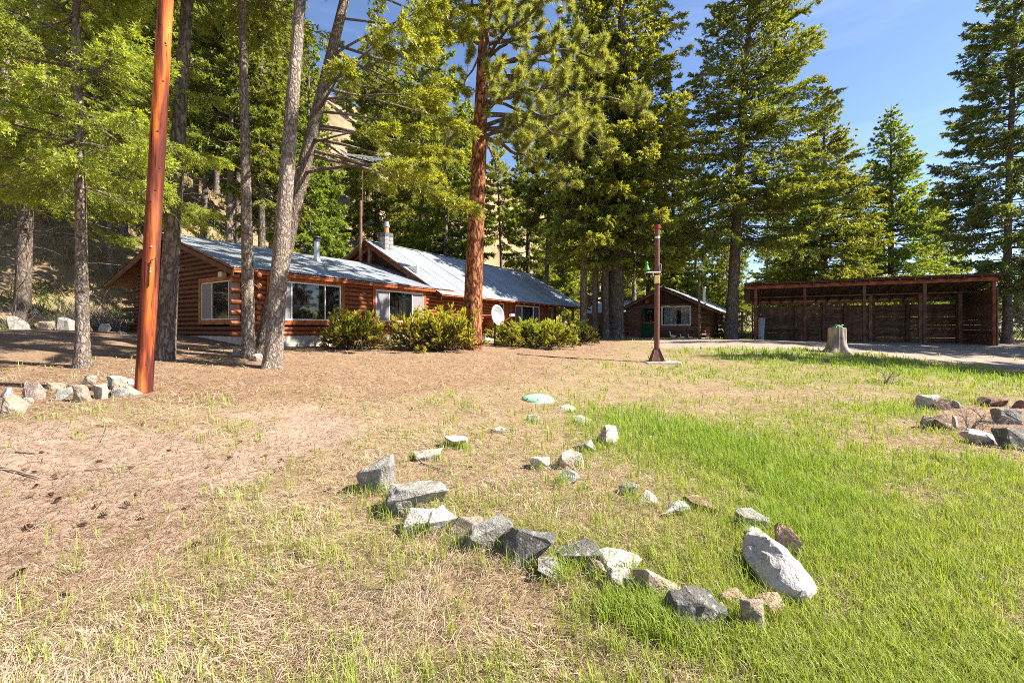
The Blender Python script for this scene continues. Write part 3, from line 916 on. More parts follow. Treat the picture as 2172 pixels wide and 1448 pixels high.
while x < 5.0:                                        # upright gable boards
    x1 = min(5.0, x + .2)
    zt0 = min(ctop(x), ctop(x1)) - .06
    if zt0 > zc0 + .05: 
        prism('gable_board', [(x + .004, zc0), (x1 - .004, zc0), (x1 - .004, ctop(x1) - .05), (x + .004, ctop(x) - .05)], .02 + rng.uniform(0, .01), .06, M['cabindark'], cabin, 'y')
    x = x1
box('gable_beam', -.3, 5.3, -.02, .08, 2.325, 2.42, M['cabinlog'], cabin)
box('vent', 1.18, 1.42, -.01, .03, 2.55, 2.83, M['trimwood'], cabin)
roof_plane(cabin, -.45, 6.4, 6.30, ctop(6.30) + .02, 2.5, 3.62, axis='y', deckmat='cabindark')
roof_plane(cabin, -.45, 6.4, -.56, ctop(-.56) + .02, 2.5, 3.62, axis='y', deckmat='cabindark')
prism('rake_board', [(2.5, 3.56), (6.28, ctop(6.28) - .03), (6.28, ctop(6.28) - .17), (2.5, 3.42)], -.44, -.41, M['cabinlog'], cabin, 'y')
prism('rake_board', [(2.5, 3.56), (2.5, 3.42), (-.54, ctop(-.54) - .17), (-.54, ctop(-.54) - .03)], -.44, -.41, M['cabinlog'], cabin, 'y')
wall_window(cabin, *CWN, True, (.5, .5), ('glass', 'glass'), 'white', 'white', .07, fw=.03, d0=-.01, blind=False)
for k in range(14):                                   # hanging curtain folds behind the glass
    xx = CWN[0] + .12 + k * .13
    if 5 < k < 9: continue
    box('curtain', xx, xx + .12, .24 + .02 * (k % 2), .26 + .02 * (k % 2), CWN[2] + .1, CWN[3] - .08, M['curtain'], cabin)
dr = bpy.data.objects.new('door', None); link(dr, cabin, (DOOR[0], 0, DOOR[2]))
dw, dh = DOOR[1] - DOOR[0], DOOR[3] - DOOR[2]
box('door_frame', 0, .10, -.02, .12, 0, dh, M['greendoor'], dr); box('door_frame', dw - .10, dw, -.02, .12, 0, dh, M['greendoor'], dr); box('door_frame', .10, dw - .10, -.018, .12, dh - .1, dh, M['greendoor'], dr)
box('door_panel', .11, dw - .11, .03, .08, 0, .95, M['greendoor'], dr); box('door_rail', .11, dw - .11, .015, .08, .955, 1.06, M['paleplank'], dr)
box('door_rail', .11, .22, .02, .08, 1.065, dh - .11, M['greendoor'], dr); box('door_rail', dw - .22, dw - .11, .02, .08, 1.065, dh - .11, M['greendoor'], dr)
box('pane', .225, dw - .225, .045, .05, 1.07, dh - .2, M['glass'], dr, 0); box('handle', dw - .2, dw - .16, -.03, .02, .95, 1.02, M['steel'], dr)
box('step', .7, 2.9, -.75, -.02, -.3, .08, M['concrete'], cabin, .02); box('step', 2.91, 5.2, -.55, -.02, -.3, -.02, M['concrete'], cabin, .02)
cyl('stove_pipe', .10, .10, 1.1, M['steel'], cabin, (4.75, 2.2, 2.5)); cyl('stove_pipe', .15, .12, .12, M['steel'], cabin, (4.75, 2.2, 3.6))

# plank lean-to at the cabin's side
lean = empty('plank_shed', (CO.x, CO.y, CZ), 'low tan plank shed between the log house and the small cabin', 'shed', CA)
x = -4.2
while x < -.35:
    box('plank', x + .004, x + .216, 1.2 + rng.uniform(0, .012), 1.24, -.2, 1.95 + .12 * (x + 4.2) / 4, M['paleplank'] if x > -.95 else M['oldplank'], lean, .004)
    x += .22
for k in range(9):
    box('plank', -4.24, -4.2, 1.25, 4.6, -.1 + k * .22, .11 + k * .22, M['oldplank'], lean, .004)
roof_plane(lean, -4.5, -.32, .75, 1.92, 4.8, 3.05, axis='x', deckmat='oldplank')
box('beam', -4.6, -.32, 4.7, 4.9, 3.1, 3.3, M['oldplank'], lean); box('shelf', -3.6, -2.2, .85, 1.18, .75, .8, M['paleplank'], lean)
for xx in (-3.5, -2.35): box('shelf_leg', xx, xx + .08, .9, .98, -.2, .745, M['oldplank'], lean)

# geese
def lofted(name, pts, rads, m, parent, sides=10, sy=1.0):
    return tube_obj(name, pts, rads, m, parent, sides)
for k, (gx, s_, lb) in enumerate(((3.30, 1.0, 'largest white goose figurine beside the cabin step, neck raised'), (3.95, .68, 'small white gosling figurine between the goose and the last gosling'), (4.45, .66, 'small white gosling figurine farthest from the green door'))):
    p = CO + cu * gx + cv * (-.72)
    g = empty('goose_figurine', (p.x, p.y, CZ - .03 + gz1(p.x, p.y) - CZ), lb, 'figurine', CA + R(8 * k), 'white goose figurines in front of the cabin')
    g.scale = (s_ * .62,) * 3
    lofted('body', [(.42, 0, .30), (.3, 0, .24), (.12, 0, .2), (-.08, 0, .22), (-.2, 0, .32), (-.24, 0, .5), (-.25, 0, .66), (-.29, 0, .74), (-.36, 0, .73)], [.02, .09, .16, .16, .09, .055, .05, .065, .03], M['goose'], g)
    lofted('beak', [(-.36, 0, .725), (-.44, 0, .71)], [.025, .012], M['beak'], g, 6)
    for sy in (-.06, .06): lofted('foot', [(0.02, sy, .1), (-.02, sy, .0), (-.1, sy, .0)], [.02, .025, .02], M['beak'], g, 6)

# ------------------------------------------------------------------ open carport
KA = R(-27.26)
ku = Vector((math.cos(KA), math.sin(KA), 0)); kv = Vector((-math.sin(KA), math.cos(KA), 0))
KO = Vector((14.57, 26.5, 0))
KL, KD = 10.27, 4.0
KZ = .66
port = empty('open_shed', (KO.x, KO.y, KZ), 'long open fronted plank carport with red brown posts and dark sagging roof', 'carport', KA)
kt = lambda y: 3.24 - .19 * y                          # underside of roof, local z
for i, x in enumerate((.0, 2.46, 5.18, 7.68, 10.27)):
    box('post', x - .07, x + .07, -.07, .07, -.4, kt(0) - .02, M['redpost'] if i in (0, 1, 4) else M['oldbeam'], port, .012)
for x in (5.9, 8.1, 9.75): box('post', x - .08, x + .08, 2.1, 2.26, -.4, kt(2.2) - .12, M['oldbeam'], port, .012)
for x in (0.1, 2.4, 3.9, 5.0, 6.4, 8.0, 10.2): box('post', x - .08, x + .08, 3.80, 3.95, -.4, kt(3.9) - .05, M['oldbeam'], port, .012)
box('post', -.02, .12, .85, .98, -.3, kt(.9) - .04, M['redpost'], port)
box('front_beam', -.55, KL + .12, -.11, -.072, kt(0) - .10, kt(0) + .10, M['redbeam'], port, .01)
box('mid_beam', -.1, KL + .1, 2.12, 2.26, kt(2.2) - .11, kt(2.2) - .01, M['oldbeam'], port, .01)
box('rear_beam', -.1, KL + .1, 3.96, 4.06, kt(4.0) - .10, kt(4.0) - .01, M['oldbeam'], port, .01)
for k in range(18):
    x = -.3 + k * .625
    prism('rafter', [(-.35, kt(-.35) + .11), (4.5, kt(4.5) + .11), (4.5, kt(4.5) + .005), (-.35, kt(-.35) + .005)], x, x + .05, M['oldbeam'], port, 'x')
y = -.45
k = 0
while y < 4.5:                                         # roof boards with slits of daylight between them
    wd = .19
    b = boxmesh(-.55, KL + .25, 0, wd - (.035 if k % 4 == 2 else .012), 0, .025, M['oldplank'], 0)
    O('roof_board', b, port, (0, y, kt(y) + .115 + rng.uniform(0, .006)), (-math.atan(.19), 0, 0))
    y += wd * .983; k += 1
for a, b_, y0, y1 in ((-.6, 3.9, -.5, 1.9), (3.92, 7.1, -.52, 2.1), (7.12, KL + .3, -.48, 1.8), (-.6, 5.0, 2.2, 3.6), (5.02, KL + .28, 2.4, 3.7)):
    O('roof_cover', boxmesh(a, b_, 0, (y1 - y0), 0, .02, M['tar'], .004), port, (0, y0, kt(y0) + .152), (-math.atan(.19), 0, 0))
for k in range(9):                                      # rear wall planks, gap at the top
    z0 = .02 + k * .245
    xs = sorted([0.0, KL] + [rng.choice((2.4, 3.9, 5.0)), rng.choice((6.4, 8.0))])
    for a, b_ in zip(xs[:-1], xs[1:]):
        box('plank', a + .006, b_ - .006, 3.955 - .0, 3.955 + .028 + rng.uniform(0, .012) + .0, z0 + .001, z0 + (.236 if (k + int(a)) % 5 == 1 else .244), M['oldplank'], port, .004)
for k in range(11):
    z0 = -.05 + k * .26
    y1 = 4.05
    box('plank', KL + .095, KL + .13, -.08, y1, z0 + .001, z0 + .259, M['oldplank'], port, .004)
    if z0 + .25 < kt(4) or k < 9: box('plank', -.13, -.095, 1.0, y1, z0 + .001, z0 + .259, M['oldplank'], port, .004)
bench = empty('workbench', (KO.x, KO.y, KZ), 'low dark workbench along the rear wall of the carport', 'workbench', KA)
box('top', .45, 3.7, 3.25, 3.78, .74, .79, M['oldplank'], bench)
for x in (.55, 1.5, 2.6, 3.55): box('leg', x, x + .10, 3.28, 3.38, -.1, .74, M['oldbeam'], bench)
pb = KO + ku * .42 + kv * 1.9
fb = empty('faded_board', (pb.x, pb.y, KZ - .02), 'faded blue and white tapering board leaning inside the carport beside its end post', 'board', KA)
O('board', bmdone((lambda bm: (bmesh.ops.create_cube(bm, size=1), [setattr(v, 'co', Vector((v.co.x * (.34 if v.co.z > 0 else .14), v.co.y * .04, (v.co.z + .5) * 1.5))) for v in bm.verts], bm)[2])(bmesh.new()), 'board', M['paleboard']), fb, (0, 0, 0), (R(-8), 0, 0))
pp = KO + ku * .2 + kv * .55
tp = empty('leaning_pipe', (pp.x, pp.y, KZ - .02), 'rusty white pipe standing behind the first red post of the carport', 'pipe', KA)
cyl('pipe', .07, .07, 1.35, plain('rusty_white_paint', (.36, .22, .18), .7, nz=.6, scale=6), tp, (0, 0, 0))

# ------------------------------------------------------------------ poles and yard things
def world_obj_tube(name, pts, rads, m, label, cat, sides=20):
    base = Vector(pts[0])
    e = empty(name, base, label, cat)
    return e, [Vector(p) - base for p in pts]

p0 = W(305, 825, 7.05)
e, _ = world_obj_tube('utility_pole', [p0], [0], None, 'shiny orange brown utility pole rising beyond the top of the photo', 'utility pole')
n = 60
hgt = 9.0
hs_ = np.linspace(-.4, hgt, n)
P = np.stack([hs_ * .0535, hs_ * .004, hs_], -1)[None]
rad = (.118 - .0030 * hs_)[None] * (1 + .02 * (vn(hs_ * 1.3, hs_ * 0, 5) - .5))[None]
V, q = tubes(P, rad, 28)
ang_ = np.tile(np.arange(28), n); V = V + .0
o = O('shaft', npmesh('shaft', V, q, M['pole'], smooth=True), e)
rk = random.Random(3)
for k in range(22):                                     # knots
    h_ = rk.uniform(.3, 7.5); a = rk.uniform(-2.9, -.3)
    r_ = .118 - .0030 * h_
    kn = cyl('knot', .016, .010, .012, M['cabindark'], e, (h_ * .0535 + math.cos(a) * (r_ - .004), h_ * .004 + math.sin(a) * (r_ - .004), h_))
    kn.rotation_euler = Vector((math.cos(a), math.sin(a), 0)).to_track_quat('Z', 'Y').to_euler()
def on_pole(h_, a, d=0):
    r_ = .118 - .0030 * h_ + d
    return Vector((h_ * .0535 + math.cos(a) * r_, h_ * .004 + math.sin(a) * r_, h_))
br = tube_obj('conduit', [on_pole(1.62, -1.0, .012), on_pole(1.8, -1.0, .012), on_pole(1.97, -.98, .012), on_pole(2.03, -.9, .03), on_pole(2.06, -.6, .06)], [.007] * 5, M['darksteel'], e, 8)
for hh_ in (1.86, 1.91, 2.25): cyl('staple', .012, .012, .02, M['white'], e, on_pole(hh_, -.92, -.006), (R(90), 0, R(38)), 8)

lx, ly = G(1393, 768)
post = empty('brown_post', (lx, ly, gz1(lx, ly)), 'brown steel post with gusseted foot on a concrete pad', 'post')
s_ = ly / F
box('pad', -.42, .62, -.42, .42, -.15, .03, M['concrete'], post, .015)
box('base_plate', -.26, .26, -.26, .26, .03, .05, M['rust'], post)
cyl('shaft', .082, .075, 290 * s_ - .05, M['brownsteel'], post, (0, 0, .05), (0, R(.25), 0), 20)
for a in range(4):
    g = prism('gusset', [(.07, .055), (.27, .055), (.27, .10), (.085, .48), (.07, .48)], -.008, .008, M['brownsteel'], post)
    g.rotation_euler = (0, 0, a * math.pi / 2 + R(40))
bm = bmesh.new()
for a in range(4):
    p = [Vector((.25 * math.cos(a * math.pi / 2 + R(40)), .25 * math.sin(a * math.pi / 2 + R(40)), .06)), Vector((.25 * math.cos((a + 1) * math.pi / 2 + R(40)), .25 * math.sin((a + 1) * math.pi / 2 + R(40)), .06)),
         Vector((.08 * math.cos((a + 1) * math.pi / 2 + R(40)), .08 * math.sin((a + 1) * math.pi / 2 + R(40)), .46)), Vector((.08 * math.cos(a * math.pi / 2 + R(40)), .08 * math.sin(a * math.pi / 2 + R(40)), .46))]
    bm.faces.new([bm.verts.new(v) for v in p])
O('skirt', bmdone(bm, 'skirt', M['brownsteel']), post)
tz = 290 * s_
cyl('cap', .095, .095, .13, M['redcap'], post, (.02, 0, tz - .12)); cyl('label_band', .081, .081, .075, M['white'], post, (.02, 0, tz - .42))
for a in (0, 2.1, 4.2): cyl('set_screw', .02, .02, .04, M['redcap'], post, (.02 + .09 * math.cos(a), .09 * math.sin(a), tz - .07), (0, R(90), a), 8)
az = tz * .655
rod('arm', (-.36, -.09, az), (.10, -.09, az), .022, M['white'], post); rod('arm_hook', (.09, -.09, az), (.12, -.09, az + .25), .015, M['steel'], post); rod('arm_hook', (.12, -.09, az + .24), (.02, -.09, az + .28), .012, M['steel'], post)
cyl('bell_shade', .10, .03, .20, M['green'], post, (-.34, -.09, az + .06)); cyl('bell_shade', .055, .03, .08, M['green'], post, (-.34, -.09, az + .255))
rod('hanger', (-.14, -.09, az), (-.14, -.09, az - .13), .012, M['white'], post)
box('lantern', -.12, .05, -.17, -.07, az - .36, az - .12, M['lantern'], post, .015)
box('lantern_base', -.10, .03, -.16, -.08, az - .40, az - .362, M['darksteel'], post)

wx, wy, _z = W(1483, 718, 28.5)
wp = empty('wooden_pole', (wx, wy, gz1(wx, wy)), 'bare tan wooden pole standing in front of the cabin corner', 'pole')
cyl('shaft', .085, .07, 4.4, M['greypole'], wp, (0, 0, -.2), None, 14); cyl('band', .09, .09, .04, M['darksteel'], wp, (0, 0, 1.65), None, 14)

# septic lids
x, y = G(1140, 848)
lid = empty('tank_lid', (x, y, gz1(x, y)), 'faded green domed tank lid in the dry grass', 'lid')
bm = bmesh.new()
prof = [(0, .105), (.10, .10), (.20, .08), (.27, .05), (.30, .02), (.305, -.05)]
def lathe(prof, m, name, parent, seg=32, sx=1, smooth=True, loc=None):
    bm = bmesh.new(); rows = []
    for r_, z_ in prof:
        rows.append([bm.verts.new((r_ * math.cos(2 * math.pi * j / seg) * sx, r_ * math.sin(2 * math.pi * j / seg), z_)) for j in range(seg)] if r_ > 1e-6 else [bm.verts.new((0, 0, z_))])
    for a, b in zip(rows[:-1], rows[1:]):
        for j in range(seg):
            f = [a[j % len(a)], b[j % len(b)], b[(j + 1) % len(b)], a[(j + 1) % len(a)]]
            u = []
            for v in f:
                if v not in u: u.append(v)
            if len(u) > 2: bm.faces.new(u)
    return O(name, bmdone(bm, name, m, smooth), parent, loc)
bm.free()
lathe(prof, M['lidgreen'], 'dome', lid); cyl('rim', .325, .32, .03, M['lidgreen'], lid, (0, 0, -.03), None, 32)
for k in range(8): cyl('bolt', .012, .012, .012, M['darksteel'], lid, (.27 * math.cos(k * .785), .27 * math.sin(k * .785), .05), None, 6)
x, y = G(1203, 866)
lid = empty('tank_lid', (x, y, gz1(x, y)), 'small pale round tank lid lying beside the green dome', 'lid')
lathe([(0, .045), (.09, .04), (.13, .02), (.135, -.05)], M['lidwhite'], 'dome', lid)
lathe([(.135, -.02), (.15, -.02), (.15, .012), (.137, .012)], M['lidwhite'], 'rim', lid)

# stump and its turtle
x, y = G(1775, 747)
st = empty('tree_stump', (x, y, gz1(x, y)), 'pale weathered tree stump with flared roots', 'stump')
k_ = y / F
H_ = 52 * k_; r_ = 16 * k_
nr, ns = 26, 56
V = np.zeros((nr, ns, 3)); a = np.arange(ns) * 2 * np.pi / ns
for i in range(nr):
    f = i / (nr - 1); h_ = -.12 + f * (H_ + .12)
    fl_ = np.exp(-max(h_, 0) / (.19 * H_ + .02))
    lob = .5 + .5 * np.cos(5 * a + .7 + 1.3 * np.sin(a)); lob = lob ** 1.5
    rr_ = r_ * (1 + .06 * (vn(a * 6, f * 1.5 + a * 0, 3) - .5) * 2 + .05 * np.cos(3 * a + 1) + .07 * (vn(np.cos(a) * 7 + 9, np.sin(a) * 7 + f * .4, 8) - .5)) + fl_ * r_ * (.15 + .75 * lob)
    V[i, :, 0] = rr_ * np.cos(a); V[i, :, 1] = rr_ * np.sin(a); V[i, :, 2] = h_ + (.015 * np.sin(2 * a) if i == nr - 1 else 0)
idx = np.arange(nr * ns).reshape(nr, ns)
q = np.stack([idx[:-1], np.roll(idx[:-1], -1, 1), np.roll(idx[1:], -1, 1), idx[1:]], -1).reshape(-1, 4)
O('trunk', npmesh('stump', V.reshape(-1, 3), q, M['stump'], smooth=True), st)
tp_ = np.concatenate([V[-1] * .995 * np.array([1, 1, 1]), V[-1] * np.array([.5, .5, 1]), V[-1] * np.array([.001, .001, 1])]) 
ix = np.arange(3 * ns).reshape(3, ns)
q = np.stack([ix[:-1], np.roll(ix[:-1], -1, 1), np.roll(ix[1:], -1, 1), ix[1:]], -1).reshape(-1, 4)
O('cut_face', npmesh('cut_face', tp_, q, M['stumptop'], smooth=False), st, (0, 0, .002))
tu = empty('turtle_figurine', (x + .02, y, st.location.z + H_), 'green turtle figurine on top of the stump', 'figurine', R(0))
tu.scale = (.6, .6, .66)
lathe([(0, .17), (.10, .155), (.17, .11), (.20, .05), (.19, .03), (0, .02)], M['green'], 'shell', tu, 20, 1.15)
for sx, sy in ((.16, .13), (.16, -.13), (-.16, .13), (-.16, -.13)): tube_obj('leg', [(sx * .7, sy * .7, .05), (sx * 1.15, sy * 1.15, .02), (sx * 1.35, sy * 1.35, .005)], [.04, .035, .02], M['lidgreen'], tu, 8)
tube_obj('head', [(.18, 0, .08), (.25, 0, .11), (.30, 0, .15), (.36, 0, .15)], [.035, .035, .045, .03], M['lidgreen'], tu, 10)
tube_obj('tail', [(-.2, 0, .05), (-.28, 0, .03)], [.02, .006], M['lidgreen'], tu, 8)

# ------------------------------------------------------------------ rocks
ROCKCOL = dict(grey=(.28, .262, .225), dark=(.15, .142, .125), white=(.50, .475, .43), cream=(.44, .375, .29), tan=(.33, .26, .19), pink=(.36, .25, .17), mauve=(.34, .26, .21), brown=(.20, .125, .085), blue=(.44, .46, .46))

def rock(px, py, wp_, hp_, colr, label, grp, seed, depth=.8, rotz=None, tilt=None, sink=.27):
    x, y = G(px, py)
    k = y / F
    cs = 1 / math.hypot(1, x / y)
    wd = wp_ * k * cs * (1.18 if grp == RR_ else 1.0 if grp != RG or hp_ > wp_ else 1.22); ht = hp_ * k * (1.1 if grp == RG else 1.25)
    r = random.Random(seed)
    bm = bmesh.new()
    for i in range(12):
        u = Vector((r.gauss(0, 1), r.gauss(0, 1), r.gauss(0, 1))).normalized()
        u = Vector([math.copysign(abs(c) ** .55, c) for c in u]) * .86
        u *= r.uniform(.88, 1.12)
        bm.verts.new((u.x * .5 * wd, u.y * .5 * wd * depth, u.z * .5 * ht * 1.18))
    A_ = np.array([v.co[:] for v in bm.verts]); mid_ = (A_.max(0) + A_.min(0)) / 2; ext_ = A_.max(0) - A_.min(0)
    A_ = (A_ - mid_) / ext_ * np.array((wd, wd * depth, ht * 1.15))
    for v, c_ in zip(bm.verts, A_): v.co = c_
    res = bmesh.ops.convex_hull(bm, input=bm.verts)
    bmesh.ops.delete(bm, geom=[g for g in res['geom_interior'] if isinstance(g, bmesh.types.BMVert)], context='VERTS')
    bmesh.ops.bevel(bm, geom=list(bm.edges), offset=min(wd, ht) * .03, segments=1, affect='EDGES')
    bmesh.ops.triangulate(bm, faces=bm.faces)
    bmesh.ops.subdivide_edges(bm, edges=[e for e in bm.edges if e.calc_length() > .12 * wd], cuts=2, use_grid_fill=True)
    bmesh.ops.triangulate(bm, faces=bm.faces)
    s0 = min(wd, ht)
    co_ = np.array([v.co[:] for v in bm.verts]) 
    nz_ = fbm(co_[:, 0] / s0 * 3 + seed, co_[:, 1] / s0 * 3 + co_[:, 2] / s0 * 3.7, seed, 4) - .5
    for v, n_ in zip(bm.verts, nz_): v.co += v.co.normalized() * n_ * s0 * .24
    me = bmdone(bm, 'rock', M['rock'])
    o = O('rock', me, None, (x, y + wd * depth * .22, gz1(x, y) + ht * (.5 - sink)), (r.uniform(-.1, .3) if tilt is None else tilt, r.uniform(-.2, .2), r.uniform(-.5, .5) if rotz is None else rotz))
    kv_ = r.uniform(.88, 1.12)
    o.color = (*[c * kv_ for c in ROCKCOL[colr]], 1)
    tag(o, label, 'rock', grp)
    return o

RG = 'rocks of the stone ring in the grass'
LG = 'rocks of the low border by the utility pole'
HG = 'boulders at the foot of the hillside'
RR_ = 'rocks of the stone bed at the edge of the meadow'
RL = [
    (795, 1045, 78, 84, 'grey', 'tall grey rock standing upright at the ring\'s left corner', RG), (885, 1082, 105, 62, 'grey', 'broad flat grey slab right beside the tall upright rock', RG),
    (886, 1125, 54, 46, 'white', 'pale rock directly below the broad grey slab', RG), (935, 1120, 55, 40, 'white', 'pale rock joined to the right of another pale one below the slab', RG),
    (1037, 1155, 90, 52, 'grey', 'grey lichened rock next after the pair of pale rocks', RG), (1120, 1195, 105, 72, 'dark', 'dark pitted slab sloping towards the ring\'s front', RG),
    (1220, 1192, 92, 40, 'dark', 'flat dark grey rock split by a crack, right of the pitted slab', RG), (1320, 1218, 80, 36, 'white', 'thin white stone with ragged front at the ring\'s front edge', RG),
    (1325, 1265, 64, 54, 'grey', 'half hidden grey rock underneath the thin white stone', RG), (1415, 1275, 120, 84, 'tan', 'tan slab with a pale slanting top behind tall grass', RG),
    (1480, 1340, 115, 80, 'dark', 'dark grey boulder nearest the camera behind grass blades', RG), (1553, 1300, 62, 48, 'pink', 'rusty pink stone between the dark boulder and the long white rock', RG),
    (1600, 1350, 60, 84, 'tan', 'rough brown rock just left of the long white rock\'s tip', RG), (1612, 1156, 52, 36, 'white', 'small rounded white rock at the head of the long white rock', RG),
    (1676, 1185, 54, 78, 'pink', 'pinkish rounded rock right of the long white rock', RG), (1600, 1122, 64, 40, 'grey', 'grey speckled rock above the small rounded white one', RG),
    (1430, 1090, 58, 28, 'white', 'flat white stone in the grass on the ring\'s far side', RG), (1487, 1082, 62, 24, 'brown', 'low brown stone right of the flat white one', RG),
    (1335, 1047, 38, 24, 'grey', 'small grey peaked stone alone at the ring\'s rear', RG), (1208, 1024, 36, 28, 'white', 'small pointed white stone below the big cream rock', RG),
    (1215, 993, 52, 42, 'cream', 'big cream rock in the rear part of the ring', RG), (1148, 992, 42, 28, 'white', 'white stone left of the big cream rock', RG),
    (1245, 955, 44, 22, 'grey', 'low grey stone between the big cream rock and the notched rock', RG), (1290, 942, 56, 40, 'cream', 'cream rock with a notched top beside the lush grass', RG),
    (965, 948, 42, 26, 'white', 'whitish stone half sunk in grass behind the ring', RG), (905, 975, 54, 22, 'cream', 'low cream stone behind the broad grey slab', RG),
    (1062, 914, 34, 15, 'white', 'small sunken white stone in front of the green lid', RG), (1130, 895, 30, 15, 'grey', 'tiny grey stone just below the green lid', RG),
    (1240, 896, 40, 12, 'white', 'flat pale stone below the small pale lid', RG), (1368, 1068, 52, 18, 'cream', 'flat cream stone near the small peaked grey one', RG),
    (985, 1148, 66, 42, 'tan', 'tan stone half sunk between the second pale rock and the grey lichened one', RG), (1172, 1225, 56, 34, 'grey', 'low grey stone under the edge of the pitted slab', RG),
    (1272, 1222, 52, 36, 'tan', 'small tan stone between the cracked flat rock and the thin white one', RG), (1368, 1262, 54, 44, 'grey', 'grey stone wedged left of the tan slab', RG),
    (1528, 1330, 50, 52, 'tan', 'small tan stone touching the dark boulder\'s right side', RG), (1640, 1312, 60, 44, 'pink', 'low pinkish stone beneath the long white rock', RG), (842, 1092, 60, 52, 'dark', 'dark stone in the grass between the upright rock and the broad slab', RG),
    (10, 842, 34, 24, 'blue', 'bluish white rock at the edge of the border', LG), (22, 878, 60, 44, 'tan', 'large tan rock lying in front of the border', LG),
    (66, 848, 50, 38, 'mauve', 'mauve angular rock in the border', LG), (50, 860, 34, 20, 'cream', 'small ochre rock under the mauve one', LG),
    (115, 832, 40, 22, 'pink', 'low pink rock right of the mauve one', LG), (133, 848, 36, 26, 'grey', 'speckled grey rock in the middle of the border', LG),
    (166, 852, 40, 38, 'tan', 'upright greenish tan rock in the border', LG), (205, 845, 48, 32, 'cream', 'wide pale rock right of the upright tan one', LG),
    (183, 817, 40, 24, 'tan', 'tan rock set back with a dark shaded side', LG), (243, 822, 46, 26, 'cream', 'cream rock set back near the pole', LG),
    (247, 843, 42, 22, 'grey', 'flat grey rock in front of the cream one', LG), (282, 838, 36, 26, 'grey', 'grey rock touching the foot of the utility pole', LG),
    (272, 815, 22, 12, 'white', 'small white stone beside the utility pole', LG),
    (505, 755, 34, 14, 'grey', 'flat grey stone at the foot of the slim trunk', None), (545, 766, 28, 16, 'cream', 'cream stone between the slim trunk and the thick pale trunk', None),
    (1968, 866, 46, 32, 'white', 'pale layered rock at the corner of the bed', RR_), (1998, 868, 44, 22, 'brown', 'dark brown peaked rock behind the bed', RR_),
    (2032, 865, 30, 15, 'grey', 'small grey stone right of the brown peaked one', RR_), (1968, 908, 34, 30, 'tan', 'slanting tan slab at the front of the bed', RR_),
    (2006, 912, 40, 30, 'brown', 'square brown stone in shade at the front of the bed', RR_), (2027, 908, 14, 26, 'white', 'narrow white stone beside the square brown one', RR_),
    (2140, 898, 60, 30, 'grey', 'grey lichened rock inside the bed', RR_), (2090, 942, 66, 28, 'white', 'low slab with a white top at the bed\'s front', RR_),
    (2160, 952, 76, 42, 'dark', 'dark grey boulder at the photo\'s edge', RR_), (2112, 862, 70, 18, 'brown', 'low dark brown rock at the rear of the bed', RR_), (2168, 866, 30, 20, 'brown', 'dark lump of rock at the rear edge of the bed', RR_),
]
for i, (px, py, w_, h_, c, lb, grp) in enumerate(RL):
    rock(px, py, w_, h_, c, lb, grp, 100 + i, depth=.8 if w_ < 90 else .6)
# the long white rock
def long_rock():
    x0, y0 = G(1602, 1185); x1, y1 = G(1700, 1296)
    k = (y0 + y1) / 2 / F
    d = Vector((x1 - x0, y1 - y0, 0)); L = d.length * 1.08
    r = random.Random(5)
    bm = bmesh.new()
    for f, wd, ht in ((0, .07, .08), (.10, .10, .11), (.35, .125, .12), (.65, .14, .11), (.85, .13, .08), (1, .03, .03)):
        for a in (20, 75, 115, 165, 215, 325):
            bm.verts.new((L * (f - .5), wd * 1.0 * math.cos(R(a)) * r.uniform(.82, 1.15), ht * math.sin(R(a)) * r.uniform(.7, 1.15) + (.02 if a < 180 else 0)))
    res = bmesh.ops.convex_hull(bm, input=bm.verts)
    bmesh.ops.delete(bm, geom=[g for g in res['geom_interior'] if isinstance(g, bmesh.types.BMVert)], context='VERTS')
    bmesh.ops.bevel(bm, geom=list(bm.edges), offset=.008, segments=1, affect='EDGES')
    bmesh.ops.triangulate(bm, faces=bm.faces)
    for it in range(2): bmesh.ops.subdivide_edges(bm, edges=[e for e in bm.edges if e.calc_length() > .05], cuts=1); bmesh.ops.triangulate(bm, faces=bm.faces)
    co_ = np.array([v.co[:] for v in bm.verts])
    nz_ = fbm(co_[:, 0] * 9, co_[:, 1] * 9 + co_[:, 2] * 13, 71, 5) - .5
    for v, n_ in zip(bm.verts, nz_): v.co.z += n_ * .05; v.co.y += n_ * .03
    mx_, my_ = (x0 + x1) / 2, (y0 + y1) / 2
    o = O('rock', bmdone(bm, 'rock', M['rock']), None, (mx_, my_, gz1(mx_, my_) + .075), (R(14), R(4), math.atan2(d.y, d.x)))
    o.color = (.50, .475, .435, 1)
    tag(o, 'largest rock, long white wedge lying at the ring\'s right corner', 'rock', RG)
long_rock()

def hill_rock(px, py, Z, w_, h_, c, lb, seed):
    global G
    py += 4
    x, y = (px - CX) / F * Z, Z
    k = Z / F
    G0 = G
    G = lambda a, b: (x, y)
    rock(px, py, w_, h_, c, lb, HG, seed, .8, sink=.42)
    G = G0
hill_rock(30, 680, 14.5, 62, 42, 'grey', 'large grey boulder below the leaning old trunk on the slope', 301)
hill_rock(95, 672, 14.8, 40, 32, 'tan', 'pale tan boulder on the slope', 302)
hill_rock(135, 678, 14.6, 52, 36, 'grey', 'mossy grey boulder right of the pale tan one', 303)
hill_rock(215, 705, 13.6, 40, 20, 'cream', 'low pale boulder near the house\'s projecting logs', 304)
hill_rock(255, 714, 13.2, 36, 14, 'grey', 'small grey boulder nearest the house\'s projecting logs', 305)
hill_rock(185, 688, 14.2, 34, 24, 'tan', 'dull tan boulder behind the thin foreground trunk', 306)

# ------------------------------------------------------------------ trees
UP = np.array((0, 0, 1.0))
def unit(a): return a / (np.linalg.norm(a, axis=-1, keepdims=True) + 1e-9)

